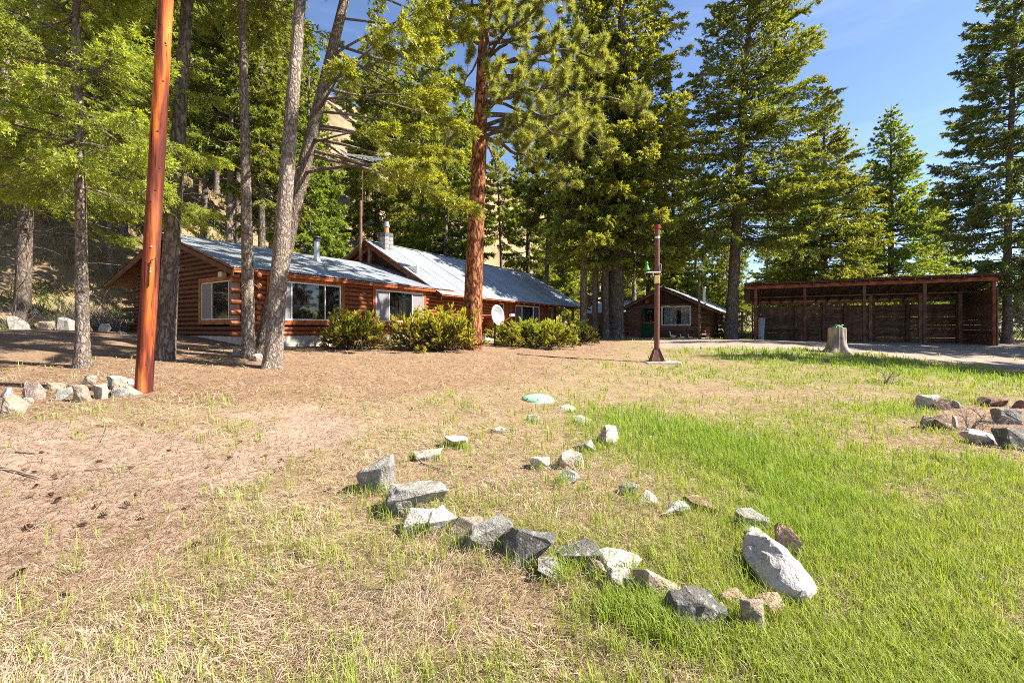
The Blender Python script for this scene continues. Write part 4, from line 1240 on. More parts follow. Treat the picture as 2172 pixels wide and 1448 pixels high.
def trunk_geo(H, r0, lean, bow, rings, sides, seed, flare=.35, rough=.05, top=.85, sub=.5):
    h = np.concatenate([np.linspace(-sub, .6, max(4, rings // 5), endpoint=False), np.linspace(.6, H, rings)])
    f = np.clip(h / H, 0, 1)
    c = np.stack([lean[0] * h + bow[0] * np.sin(np.pi * f * .5) ** 2, lean[1] * h + bow[1] * np.sin(np.pi * f * .5) ** 2, h], -1)
    r = r0 * ((1 - f) ** top * .97 + .03) * (1 + flare * np.exp(-np.maximum(h, -.1) / .3))
    a = np.arange(sides) * 2 * np.pi / sides
    A, Hh = np.meshgrid(a, h)
    n = fbm(np.cos(A) * 2.2 + 5, np.sin(A) * 2.2 + Hh * .8, seed, 3) - .5
    n2 = vn(A * sides / 6.28 * .5, Hh * 2.5, seed + 7) - .5
    rr = r[:, None] * (1 + rough * 2 * n + rough * n2 + flare * .35 * np.exp(-np.maximum(Hh, 0) / .3) * np.cos(A * 4 + seed))
    V = np.stack([c[:, None, 0] + rr * np.cos(A), c[:, None, 1] + rr * np.sin(A), Hh], -1)
    idx = np.arange(len(h) * sides).reshape(len(h), sides)
    q = np.stack([idx[:-1], np.roll(idx[:-1], -1, 1), np.roll(idx[1:], -1, 1), idx[1:]], -1).reshape(-1, 4)
    return V.reshape(-1, 3), q

def conifer(seed, H, r0, cb, Rmax, nb, nleaf, lL, lW, barkm, c_old, c_new, lean=(0, 0), bow=(0, 0), droop=.25, up_top=.7, prof_pow=.8, ntw=None, q=22,
            dead=20, rings=40, sides=12, az=None, inner=.18, whorl=.5, twl=.42, tip_up=.1, leaf='leaf', flare=.35, hbias=1.0, hang=.35, deadL=1.2, twigs_wood=False, belly=.15, reach=None, flat=.22):
    g = np.random.default_rng(seed)
    def ctr(h):
        f = np.clip(h / H, 0, 1)
        return np.stack([lean[0] * h + bow[0] * np.sin(np.pi * f * .5) ** 2, lean[1] * h + bow[1] * np.sin(np.pi * f * .5) ** 2, h], -1)
    f = g.random(nb) ** hbias
    h = cb + f * (H * .985 - cb)
    if whorl: h = np.round(h / whorl) * whorl + g.normal(0, whorl * .12, nb)
    h = np.clip(h, cb, H * .985); f = (h - cb) / (H - cb)
    a = g.random(nb) * 2 * np.pi if az is None else az[0] + g.normal(0, az[1], nb)
    L = Rmax * ((1 - f) ** prof_pow) * (1 - belly * np.exp(-f / .08)) * g.uniform(.62, 1.12, nb) + .12
    if reach is not None: L = L * (1 + reach[1] * np.cos(a - reach[0]))
    sl = -droop * (1 - f) + up_top * f + g.normal(0, .08, nb)
    sag = -.22 * (1 - f) + .02
    m = 8
    u = np.linspace(0, 1, m)
    D = np.stack([np.cos(a), np.sin(a), 0 * a], -1)
    side0 = np.stack([-np.sin(a), np.cos(a), 0 * a], -1)
    wig = g.normal(0, .07, nb)
    P = ctr(h)[:, None, :] + L[:, None, None] * (D[:, None, :] * u[None, :, None] + side0[:, None, :] * (wig[:, None] * u[None] ** 2)[..., None]
        + UP[None, None] * (sl[:, None] * u + sag[:, None] * u ** 2 + (tip_up + .5 * (-sag[:, None])) * u ** 3)[..., None])
    tr = np.interp(h / H, [0, 1], [r0, r0 * .03])
    rb = np.minimum(.012 + .010 * L, tr * .6)
    Rd = rb[:, None] * (1 - .86 * u[None])
    V1, q1 = trunk_geo(H, r0, lean, bow, rings, sides, seed, flare)
    V2, q2 = tubes(P, Rd, 4)
    Vs, Qs = [V1, V2], [q1, q2 + len(V1)]
    if dead:
        hd = g.uniform(min(1.6, cb * .4), max(cb * 1.15, 2.5), dead); ad = g.random(dead) * 6.283; Ld = g.uniform(.25, deadL, dead)
        Dd = np.stack([np.cos(ad), np.sin(ad), 0 * ad], -1); u5 = np.linspace(0, 1, 5)
        Pd = ctr(hd)[:, None] + Ld[:, None, None] * (Dd[:, None] * u5[None, :, None] + UP * (g.normal(-.15, .2, dead)[:, None] * u5 ** 1.5)[..., None] + g.normal(0, .05, (dead, 5, 3)) * u5[None, :, None])
        V3, q3 = tubes(Pd, (.006 + .008 * Ld)[:, None] * (1 - .8 * u5[None]), 4)
        Qs.append(q3 + sum(len(v) for v in Vs)); Vs.append(V3)
    # twigs
    nt_ = max(1, nleaf // q)
    wgt = L ** 1.55; wgt /= wgt.sum()
    bi = g.choice(nb, nt_, p=wgt)
    uu = inner + (1 - inner) * g.random(nt_) ** .75
    ui = uu * (m - 1); i0 = np.clip(ui.astype(int), 0, m - 2); fr = (ui - i0)[:, None]
    B = P[bi, i0] * (1 - fr) + P[bi, i0 + 1] * fr
    T = unit(P[bi, i0 + 1] - P[bi, i0])
    sg = np.where(g.random(nt_) < .5, -1, 1)[:, None]
    S = side0[bi] * sg
    tip = (uu > .93)[:, None]
    spread = g.uniform(.35, 1.0, nt_)[:, None]
    td = unit(T * .8 + S * spread * np.where(tip, .25, 1) + UP * (g.normal(-hang * .6, flat, nt_)[:, None]))
    tl = (twl * L[bi] * (1.08 - uu) + .10 + .06 * L[bi]) * g.uniform(.6, 1.15, nt_)
    tl = np.minimum(tl, 1.3)
    wlen = tl[:, None]
    vj = np.sqrt(g.random((nt_, q)))
    pos = B[:, None] + td[:, None] * (vj * wlen)[..., None] + UP * (-(hang * .35) * vj ** 2 * wlen)[..., None]
    rv = unit(g.normal(0, 1, (nt_, q, 3)))
    ld = unit(td[:, None] * .8 + rv * .75 + UP * (-.12))
    ll = lL * g.uniform(.6, 1.25, (nt_, q))
    wv = unit(np.cross(ld, unit(g.normal(0, 1, (nt_, q, 3)))))
    ww = lW * g.uniform(.7, 1.2, (nt_, q))
    pos = pos + rv * .02
    v0 = pos - wv * ww[..., None] * .5; v1 = pos + wv * ww[..., None] * .5; v2 = pos + ld * ll[..., None]
    LV = np.stack([v0, v1, v2], 2).reshape(-1, 3)
    LF = np.arange(len(LV)).reshape(-1, 3)
    k = np.clip(.55 * (uu ** 2)[:, None] + .45 * vj + g.normal(0, .16, (nt_, 1)) + g.normal(0, .15, (nt_, q)) - .15, 0, 1)
    col = np.array(c_old)[None, None] * (1 - k[..., None]) + np.array(c_new)[None, None] * k[..., None]
    col = col * g.uniform(.72, 1.22, (nt_, 1, 1))
    col = np.repeat(col.reshape(-1, 3), 3, 0)
    if twigs_wood:
        u4 = np.linspace(0, 1, 4)
        PT = (B[:, None] + td[:, None] * (u4[None] * wlen)[..., None] + UP * (-(hang * .35) * u4[None] ** 2 * wlen)[..., None])[::2]
        V4, q4 = tubes(PT, np.full((len(PT), 1), .005) * (1 - .7 * u4[None]), 3)
        Qs.append(q4 + sum(len(v) for v in Vs)); Vs.append(V4)
    tm = npmesh('trunk', np.concatenate(Vs), np.concatenate(Qs), M[barkm], smooth=True)
    cm = npmesh('crown', LV, LF, M[leaf], col)
    return tm, cm

def place_tree(meshes, x, y, label, cat='tree', group=None, s=1.0, rot=0.0, name='fir_tree', sz=None, tilt=(0, 0)):
    e = empty(name, (x, y, gz1(x, y)), label, cat, rot, group)
    e.rotation_euler = (tilt[0], tilt[1], rot)
    e.scale = (s, s, sz if sz else s)
    O('trunk', meshes[0], e); O('crown', meshes[1], e)
    return e

OLD, NEW = (.16, .205, .045), (.36, .385, .06)
DOLD, DNEW = (.175, .215, .055), (.33, .36, .07)
BOLD, BNEW = (.12, .165, .075), (.22, .275, .10)
def XZ(px, Z): return (px - CX) / F * Z, Z

# -- near trunks on the needle litter
TB = conifer(41, 13.5, .112, 3.3, 2.5, 150, 165000, .062, .023, 'bark', (.19, .25, .04), (.37, .43, .065), (-.006, 0), (-.25, .1), droop=.28, rings=60, sides=18, dead=30, q=26, twigs_wood=True, hang=.5, deadL=.9, reach=(.4, .12), inner=.25)
place_tree(TB, *XZ(175, 8.8), 'slim trunk with bright drooping branches left of the utility pole')
T3 = conifer(43, 17, .185, 8.4, 2.4, 120, 42000, .10, .04, 'bark_dark', OLD, NEW, (.056, 0), (.1, 0), rings=90, sides=24, dead=46, deadL=1.0, flare=.12)
place_tree(T3, *XZ(350, 10), 'thick dark trunk directly behind the utility pole')
T4 = conifer(44, 16, .148, 8.8, 2.0, 100, 34000, .10, .04, 'bark', OLD, NEW, (-.015, 0), (-.06, 0), rings=90, sides=20, dead=40, deadL=.7, flare=.2)
place_tree(T4, *XZ(528, 10.8), 'slim straight trunk in front of the house corner')
T5 = conifer(45, 17, .185, 9.2, 2.3, 110, 38000, .10, .04, 'bark', OLD, NEW, (.078, 0), (-.02, 0), rings=90, sides=22, dead=24, deadL=.35, flare=.25)
place_tree(T5, *XZ(577, 9.6), 'pale knobbly trunk leaning to the right at the wide window')
T6 = conifer(46, 17.5, .215, 4.6, 4.2, 60, 95000, .09, .034, 'bark', (.17, .195, .04), (.38, .375, .055), (.20, .02), (.35, 0), rings=90, sides=22, dead=16, deadL=.5, flare=.2, az=(.05, .55), inner=.60, droop=.05, hang=.5, whorl=0, prof_pow=.35, up_top=.15, twl=.22, tip_up=.0)
place_tree(T6, *XZ(556, 11.3), 'strongly leaning grey trunk with long bare limbs reaching right')
T1 = conifer(47, 20, .25, 5.0, 3.6, 190, 130000, .11, .045, 'bark_dark', (.18, .235, .04), (.36, .41, .065), (.03, 0), (.3, 0), rings=70, sides=20, dead=50, deadL=1.8, q=24, hang=.5)
place_tree(T1, *XZ(46, 16.8), 'old dark trunk on the slope above the boulders')

# -- ponderosa pine
def ponderosa(seed, H, r0, cb, nb, Rmax, ntuft, nl, lean, bow, azs=None, sl=.15):
    g = np.random.default_rng(seed)
    V1, q1 = trunk_geo(H, r0, lean, bow, 90, 26, seed, .10, .05, .75)
    h = cb + g.random(nb) ** 1.0 * (H * .97 - cb); a = g.random(nb) * 6.283
    if azs is not None:
        k = int(nb * .45); a[:k] = azs + g.normal(0, .5, k)
    f = np.clip(h / H, 0, 1)
    c = np.stack([lean[0] * h + bow[0] * np.sin(np.pi * f * .5) ** 2, lean[1] * h + bow[1] * np.sin(np.pi * f * .5) ** 2, h], -1)
    ff = (h - cb) / (H - cb)
    L = Rmax * (1 - .75 * ff) * g.uniform(.6, 1.15, nb)
    D = np.stack([np.cos(a), np.sin(a), 0 * a], -1); S = np.stack([-np.sin(a), np.cos(a), 0 * a], -1)
    m = 12; u = np.linspace(0, 1, m)
    walk = np.cumsum(g.normal(0, .035, (nb, m, 3)), 1) * u[None, :, None]
    P = c[:, None] + L[:, None, None] * (D[:, None] * u[None, :, None] + UP * ((sl + .5 * ff)[:, None] * u - .42 * (1 - ff)[:, None] * u ** 2 + .10 * u ** 3)[..., None] + walk)
    V2, q2 = tubes(P, (.02 + .014 * L)[:, None] * (1 - .85 * u[None]), 6)
    # sub branches
    ns = nb * 7
    bi = g.choice(nb, ns, p=L / L.sum()); uu = .3 + .7 * g.random(ns)
    ui = uu * (m - 1); i0 = np.clip(ui.astype(int), 0, m - 2); fr = (ui - i0)[:, None]
    B = P[bi, i0] * (1 - fr) + P[bi, i0 + 1] * fr
    T = unit(P[bi, i0 + 1] - P[bi, i0])
    sd = unit(T * .6 + unit(g.normal(0, 1, (ns, 3))) * .75 + UP * .12)
    sl_ = g.uniform(.35, 1.05, ns) * (1.15 - uu * .6)
    v6 = np.linspace(0, 1, 6)
    wk = np.cumsum(g.normal(0, .05, (ns, 6, 3)), 1) * v6[None, :, None]
    P2 = B[:, None] + sl_[:, None, None] * (sd[:, None] * v6[None, :, None] + UP * (.25 * v6 ** 2)[None, :, None] + wk)
    V3, q3 = tubes(P2, (.009 * (1 - .6 * v6))[None] * np.ones((ns, 1)), 4)
    Vs = np.concatenate([V1, V2, V3]); Qs = np.concatenate([q1, q2 + len(V1), q3 + len(V1) + len(V2)])
    ti = g.integers(0, ns, ntuft); tu_ = g.choice([5, 5, 4, 3], ntuft)
    C_ = P2[ti, tu_] + g.normal(0, .03, (ntuft, 3)); dr_ = unit(P2[ti, 5] - P2[ti, 3])
    ld = unit(dr_[:, None] * .75 + unit(g.normal(0, 1, (ntuft, nl, 3))) * .95)
    ll = .20 * g.uniform(.7, 1.2, (ntuft, nl)); wv = unit(np.cross(ld, g.normal(0, 1, (ntuft, nl, 3)))) * .011
    b = C_[:, None] + ld * .01 + dr_[:, None] * g.uniform(-.12, .06, (ntuft, nl, 1))
    LV = np.stack([b - wv, b + wv, b + ld * ll[..., None]], 2).reshape(-1, 3)
    k = np.clip(.5 + g.normal(0, .25, (ntuft, 1, 1)) + g.normal(0, .15, (ntuft, nl, 1)), 0, 1)
    col = np.array((.16, .19, .06)) * (1 - k) + np.array((.36, .365, .12)) * k
    col = np.repeat(col.reshape(-1, 3), 3, 0)
    return npmesh('trunk', Vs, Qs, [M['bark_red'], M['bark_dark']], smooth=True, midx=np.repeat([0, 1], [len(q1), len(Qs) - len(q1)])), npmesh('crown', LV, np.arange(len(LV)).reshape(-1, 3), M['leaf'], col)

PP = ponderosa(51, 19, .335, 6.9, 80, 4.9, 8600, 26, (.034, 0), (.1, .1), 0.1)
place_tree(PP, *XZ(1000, 15.2), 'tall orange barked ponderosa pine in front of the house wall', name='pine_tree')
P3 = ponderosa(53, 20, .25, 9, 30, 3.2, 1000, 26, (0, 0), (.2, 0))
e = place_tree(P3, *XZ(-35, 21), 'red barked trunk slanting up behind the old dark trunk', name='pine_tree', tilt=(0, R(14)))

# -- big open-grown firs
FA = conifer(61, 27, .46, 4.4, 4.7, 420, 200000, .16, .080, 'bark_dark', OLD, NEW, (.012, 0), (.2, 0), droop=.25, inner=.1, prof_pow=.62, q=26, dead=36, hang=.38, belly=.35, whorl=.8, flat=.15)
place_tree(FA, *XZ(1305, 28), 'huge bushy fir with yellow green boughs behind the brown post', s=1.15)
FB = conifer(62, 27, .36, 5.6, 4.9, 460, 180000, .17, .070, 'bark_dark', (.16, .205, .05), (.34, .37, .065), (.045, 0), (.3, 0), droop=.12, prof_pow=.6, q=26, dead=40, hang=.28, reach=(.0, .15), whorl=.85, flat=.12, deadL=2.0)
place_tree(FB, *XZ(1550, 27), 'tall dark trunked fir right of the small cabin')
FC = conifer(63, 20, .30, 1.8, 5.0, 520, 165000, .17, .085, 'bark_dark', (.16, .21, .05), (.34, .37, .06), droop=.2, prof_pow=.85, q=24, dead=20, hang=.35)
place_tree(FC, *XZ(1748, 34), 'pointed fir rising behind the carport, left of the other pointed one', s=.97)
FD = conifer(64, 20, .30, 1.6, 5.0, 540, 160000, .17, .085, 'bark_dark', (.15, .205, .05), (.32, .36, .065), droop=.2, prof_pow=.85, q=24, dead=20, hang=.35)
place_tree(FD, *XZ(1890, 39), 'narrow pointed fir with a clean cone top behind the carport', s=1.02)
FF = conifer(65, 25, .20, 3.0, 3.3, 400, 160000, .15, .068, 'bark', BOLD, BNEW, (-.02, 0), (.9, 0), droop=.12, prof_pow=.7, q=24, dead=40, hang=.3, deadL=2.6)
place_tree(FF, *XZ(2138, 23.5), 'blue green fir with a curved trunk at the carport\'s end', rot=.0)
place_tree(FF, 33, 12.0, 'blue green fir nearest the meadow outside the yard', rot=2.2, s=.98)
place_tree(FF, 33, 18.2, 'blue green fir beside the drive outside the yard', rot=4.2, s=1.0)
place_tree(FF, 41, 23.5, 'blue green fir beyond the carport at the photo\'s edge', rot=1.2, s=1.05)

# -- slender forest firs (shared meshes)
S1 = conifer(71, 20, .23, 6.5, 2.5, 170, 48000, .19, .085, 'bark_dark', DOLD, DNEW, droop=.3, q=20, dead=46, deadL=1.6, rings=26, sides=9)
S2 = conifer(72, 22, .26, 3.5, 2.8, 240, 64000, .19, .085, 'bark_dark', OLD, (.35, .375, .06), droop=.25, q=20, dead=36, deadL=1.6, rings=26, sides=9)
S3 = conifer(73, 17, .20, 2.0, 2.6, 220, 60000, .18, .08, 'bark', (.17, .225, .045), (.35, .40, .065), droop=.2, q=20, dead=20, rings=26, sides=9)
S4 = conifer(74, 19, .20, 8.5, 2.3, 150, 45000, .19, .085, 'bark', DOLD, (.31, .35, .065), droop=.3, q=20, dead=60, deadL=1.5, rings=26, sides=9, bow=(.5, .2))
SM = [S1, S2, S3, S4]
tr_ = random.Random(11)
def forest(lst, label, group, own=None):
    for i_, (px, Z, k, s) in enumerate(lst):
        if own: label = own[i_]
        x, y = XZ(px, Z)
        place_tree(SM[k], x, y, label, group=group, s=s, rot=tr_.uniform(0, 6.28), sz=s * tr_.uniform(.92, 1.1))
forest([(1238, 26.5, 0, 1.0), (1262, 28, 3, 1.05), (1284, 27.2, 0, 1.05), (1345, 33, 3, .95), (1375, 37, 0, 1.0), (1428, 36, 1, .9)], '', 'firs crowded between the house and the cabin', ['dark trunk rising just past the porch corner of the log house', 'slightly bent trunk beside the plank shed', 'straight dark trunk directly left of the huge bushy fir', 'fir behind the huge bushy fir on its right side', 'dark fir behind the brown post', 'fir standing behind the small cabin\'s ridge'])
forest([(800, 40, 1, 1.12), (780, 52, 2, 1.1)], '', 'firs on the slope past the antenna', ['tall narrow fir on the slope right of the antenna', 'second narrow fir up the slope behind the antenna mast'])
forest([(895, 37, 1, 1.15), (945, 33, 2, 1.25), (985, 42, 3, 1.2), (870, 48, 1, 1.1), (1120, 41, 1, 1.05), (1158, 34, 3, 1.0), (1195, 44, 2, 1.0), (1065, 47, 3, 1.0), (1165, 54, 2, 1.0), (925, 60, 1, 1.1)],
       'fir in the dense stand behind the main roof', 'firs behind the main roof')
forest([(655, 26, 2, .95), (690, 30, 2, .55), (700, 38, 2, .5), (640, 36, 1, .9), (600, 44, 2, 1.0)], '', 'light green firs behind the leaning trunks', ['light green fir close behind the leaning trunk\'s foot', 'short bushy light green fir left of the stove pipe', 'smallest light green fir above the stove pipe', 'taller dark green fir between the two leaning trunks', 'light green fir highest on the slope behind the pale knobbly trunk'])
forest([(485, 22, 3, 1.05), (555, 23, 0, .95), (430, 26, 3, 1.0), (325, 21, 3, 1.0), (262, 25, 3, 1.0), (460, 35, 3, 1.1), (545, 38, 2, 1.1), (385, 38, 2, 1.0), (130, 29, 3, 1.0), (10, 27, 3, 1.1), (510, 50, 1, 1.1), (590, 58, 2, 1.1), (400, 48, 2, 1.1), (250, 47, 1, 1.0), (-80, 26, 3, 1.0), (60, 48, 1, 1.0), (-230, 26, 1, 1), (340, 57, 2, 1), (620, 70, 1, 1), (560, 72, 1, 1), (235, 23, 3, .85), (300, 30, 3, 1.0), (415, 30, 3, .95), (505, 29, 3, 1.0), (575, 31, 3, .95), (450, 43, 1, 1.0), (350, 44, 2, 1.0), (175, 36, 3, 1.0), (95, 33, 3, .95), (620, 48, 1, 1.05), (520, 60, 2, 1.0), (40, 40, 3, 1.0)],
       'slender fir on the hillside behind the log wing', 'firs on the hillside behind the log wing')
forest([(735, 88, 2, .62), (722, 92, 2, .5)], '', 'small firs on the bare crest', ['larger of the two firs on the bare crest against the sky', 'smaller of the two firs on the bare crest against the sky'])
lst = []
for i in range(42):
    px = 1180 + i * 29 + tr_.uniform(-14, 14)
    Z = tr_.uniform(42, 78)
    capz = np.interp(px, [1150, 1500, 1700, 1800, 1960, 2050, 2400], [330, 330, 300, 250, 205, 215, 240])
    lst.append((px, Z, tr_.choice([1, 2, 2]), min(1.0, capz * Z / F / 20 * tr_.uniform(.72, .98))))
forest(lst, 'mid height fir in the flat wood beyond the carport', 'firs in the wood beyond the carport')
place_tree(S4, *XZ(1985, 42), 'sparse grey stemmed tree between the pointed fir and the blue green fir', s=.78)
lst = [(tr_.uniform(760, 1350), tr_.uniform(62, 120), tr_.choice([1, 2]), tr_.uniform(.8, 1.1)) for i in range(15)] + [(tr_.uniform(-300, 640), tr_.uniform(50, 95), tr_.choice([1, 2]), tr_.uniform(.8, 1.05)) for i in range(12)]
forest(lst, 'distant fir high on the hillside', 'distant firs high on the hillside')

# ------------------------------------------------------------------ bushes and bare shrubs
def juniper(seed, wx_, wy_, h, nbr, nleaf, c_old, c_new, bare=.3):
    g = np.random.default_rng(seed)
    a = g.random(nbr) * 6.283
    bx_ = np.stack([g.uniform(-.32, .32, nbr) * wx_, g.uniform(-.3, .3, nbr) * wy_, np.zeros(nbr)], -1)
    el = g.uniform(.22, 1.35, nbr)
    L = h * g.uniform(.62, 1.05, nbr)
    D = np.stack([np.cos(a) * np.cos(el) * wx_ / h * .42, np.sin(a) * np.cos(el) * wy_ / h * .45, np.sin(el)], -1)
    m = 7; u = np.linspace(0, 1, m)
    P = bx_[:, None] * .98 + L[:, None, None] * (D[:, None] * u[None, :, None] + UP * (-.10 * u ** 2)[None, :, None]) + np.cumsum(g.normal(0, .018, (nbr, m, 3)), 1)
    P[..., 2] = np.maximum(P[..., 2], .02)
    V2, q2 = tubes(P, .009 * (1 - .8 * u[None]) * np.ones((nbr, 1)), 4)
    q = 16; nt_ = nleaf // q
    bi = g.integers(0, nbr, nt_); uu = bare + (1 - bare) * g.random(nt_) ** .7
    ui = uu * (m - 1); i0 = np.clip(ui.astype(int), 0, m - 2); fr = (ui - i0)[:, None]
    B = P[bi, i0] * (1 - fr) + P[bi, i0 + 1] * fr
    T = unit(P[bi, i0 + 1] - P[bi, i0])
    td = unit(T * .9 + unit(g.normal(0, 1, (nt_, 3))) * .8 + UP * .25); tl = g.uniform(.08, .24, nt_)[:, None]
    vj = g.random((nt_, q))
    pos = B[:, None] + td[:, None] * (vj * tl)[..., None]
    rv = unit(g.normal(0, 1, (nt_, q, 3)))
    ld = unit(td[:, None] + rv * .55); wv = unit(np.cross(ld, rv + .01)) * (.015 * g.uniform(.7, 1.3, (nt_, q, 1)))
    ll = .07 * g.uniform(.6, 1.3, (nt_, q, 1))
    LV = np.stack([pos - wv, pos + wv, pos + ld * ll], 2).reshape(-1, 3)
    LV[:, 2] = np.maximum(LV[:, 2], .0)
    k = np.clip(.6 * uu[:, None] + .5 * vj - .2 + g.normal(0, .15, (nt_, q)), 0, 1)[..., None]
    brown = (g.random((nt_, 1, 1)) < np.clip(.75 - 1.1 * B[:, 2] / h, 0.02, .6)[:, None, None])
    col = np.array(c_old) * (1 - k) + np.array(c_new) * k
    col = np.where(brown, np.array((.17, .11, .055)), col) * g.uniform(.8, 1.2, (nt_, 1, 1))
    return npmesh('stems', V2, q2, M['stem'], smooth=True), npmesh('foliage', LV, np.arange(len(LV)).reshape(-1, 3), M['juniper'], np.repeat(col.reshape(-1, 3), 3, 0))

JO, JN = (.27, .29, .04), (.54, .56, .07)
for px, Z, wpx, hpx, ny, lb, sd_, nlf in ((747, 14.1, 118, 92, 1.3, 'small juniper bush with bare brown lower stems between the windows', 81, 48000), (925, 14.6, 172, 98, 1.7, 'tall bright juniper bush beside the orange pine trunk', 82, 80000),
        (1135, 16.9, 175, 66, 2.2, 'wide low juniper bush in front of the sliding door', 83, 90000), (1226, 19.6, 62, 52, 1.2, 'small darker juniper bush at the far end of the row', 84, 30000)):
    x, y = XZ(px, Z); k = Z / F
    e = empty('juniper_bush', (x, y, gz1(x, y) - .02), lb, 'bush', 0, 'juniper bushes along the log house')
    st_, fo = juniper(sd_, wpx * k, ny, hpx * k, 150 if nlf > 40000 else 90, nlf, JO if sd_ != 84 else (.04, .065, .012), JN if sd_ != 84 else (.14, .18, .03), .42 if sd_ == 81 else .25)
    O('stems', st_, e); O('foliage', fo, e)

def bare_shrub(seed, h, n):
    g = np.random.default_rng(seed)
    Ps, Rs = [], []
    def add(p0, d, L, r, lev):
        m = 6; u = np.linspace(0, 1, m)
        p = p0 + d * (u * L)[:, None] + np.cumsum(g.normal(0, .035 * L, (m, 3)), 0) * u[:, None]
        Ps.append(p); Rs.append(r * (1 - .75 * u))
        if lev:
            for k in range(g.integers(2, 5)):
                i = g.integers(2, m)
                add(p[i - 1], unit(d * .8 + g.normal(0, .5, 3) + UP * .15), L * g.uniform(.35, .6), r * .55, lev - 1)
    for k in range(n):
        a = g.random() * 6.283
        add(np.array((g.normal(0, .12), g.normal(0, .12), -.03)), unit(np.array((math.cos(a) * .6, math.sin(a) * .6, 1.0))), h * g.uniform(.5, .9), .011, 2)
    V, q = tubes(np.array(Ps), np.array(Rs), 3)
    return npmesh('bare_shrub', V, q, M['twig'], smooth=True)
BS = [bare_shrub(91, 2.2, 11), bare_shrub(92, 1.5, 13), bare_shrub(93, .8, 9)]
def shrub(px, Z, k, lb, grp, s=1.0, name='bare_shrub'):
    x, y = XZ(px, Z)
    o = O(name, BS[k], None, (x, y, gz1(x, y)), (0, 0, tr_.uniform(0, 6.28)), (s, s, s))
    tag(o, lb, 'shrub', grp)
for i in range(14): shrub(tr_.uniform(2110, 2330), tr_.uniform(25, 33), tr_.choice([0, 0, 1]), 'leafless grey shrub beyond the end of the carport', 'leafless shrubs beyond the carport end', tr_.uniform(1.2, 2.0))
for i in range(12): shrub(tr_.uniform(1530, 1610), tr_.uniform(32, 42), tr_.choice([0, 1]), 'leafless brush between the cabin and the carport', 'leafless brush between cabin and carport', tr_.uniform(1.0, 1.7))
for i in range(14): shrub(tr_.uniform(175, 270), tr_.uniform(15.5, 19), tr_.choice([0, 1]), 'leafless grey brush on the slope behind the projecting log ends', 'leafless brush behind the log wing', tr_.uniform(.7, 1.1))
for i in range(8): shrub(tr_.uniform(-40, 170), tr_.uniform(14.5, 18), 1, 'low leafless brush around the boulders on the slope', 'low brush around the slope boulders', tr_.uniform(.5, .9))
x_ = G(1882, 815); shrub(1882, x_[1], 2, 'small dead reddish brush tuft alone in the meadow', None, .75)
x_ = G(2062, 925); shrub(2062, x_[1], 2, 'thin bare stems growing beside the stone bed', None, .7)
x_ = G(145, 835); shrub(145, x_[1], 2, 'dry twigs sprouting from the stone border', None, .35)

# ------------------------------------------------------------------ grass, cones, sticks
def inside_buildings(x, y):
    s = HU[0] * (x - HC[0]) + HU[1] * (y - HC[1]); t = HV[0] * (x - HC[0]) + HV[1] * (y - HC[1])
    a = (s > -.05) & (s < 23) & (t > -.0) & (t < 9)
    dx, dy = x - CO.x, y - CO.y
    b = (dx * cu.x + dy * cu.y > -4.5) & (dx * cu.x + dy * cu.y < 5.2) & (dx * cv.x + dy * cv.y > -.7) & (dx * cv.x + dy * cv.y < 6.5)
    dx, dy = x - KO.x, y - KO.y
    c = (dx * ku.x + dy * ku.y > -.2) & (dx * ku.x + dy * ku.y < 10.6) & (dx * kv.x + dy * kv.y > -.5) & (dx * kv.x + dy * kv.y < 4.2)
    return a | b | c

gr = np.random.default_rng(5)
def sample(n):
    px = gr.uniform(-320, 2500, n); py = HY + 19 + (1448 + 90 - HY - 19) * gr.random(n)
    x, y = ground_hit(px, py)
    ok = (y > 1.3) & (y < 45) & ~inside_buildings(x, y) & (np.abs(gz(x, y) - (EYE - (py - HY) * y / F)) < .03)
    return x[ok], y[ok]

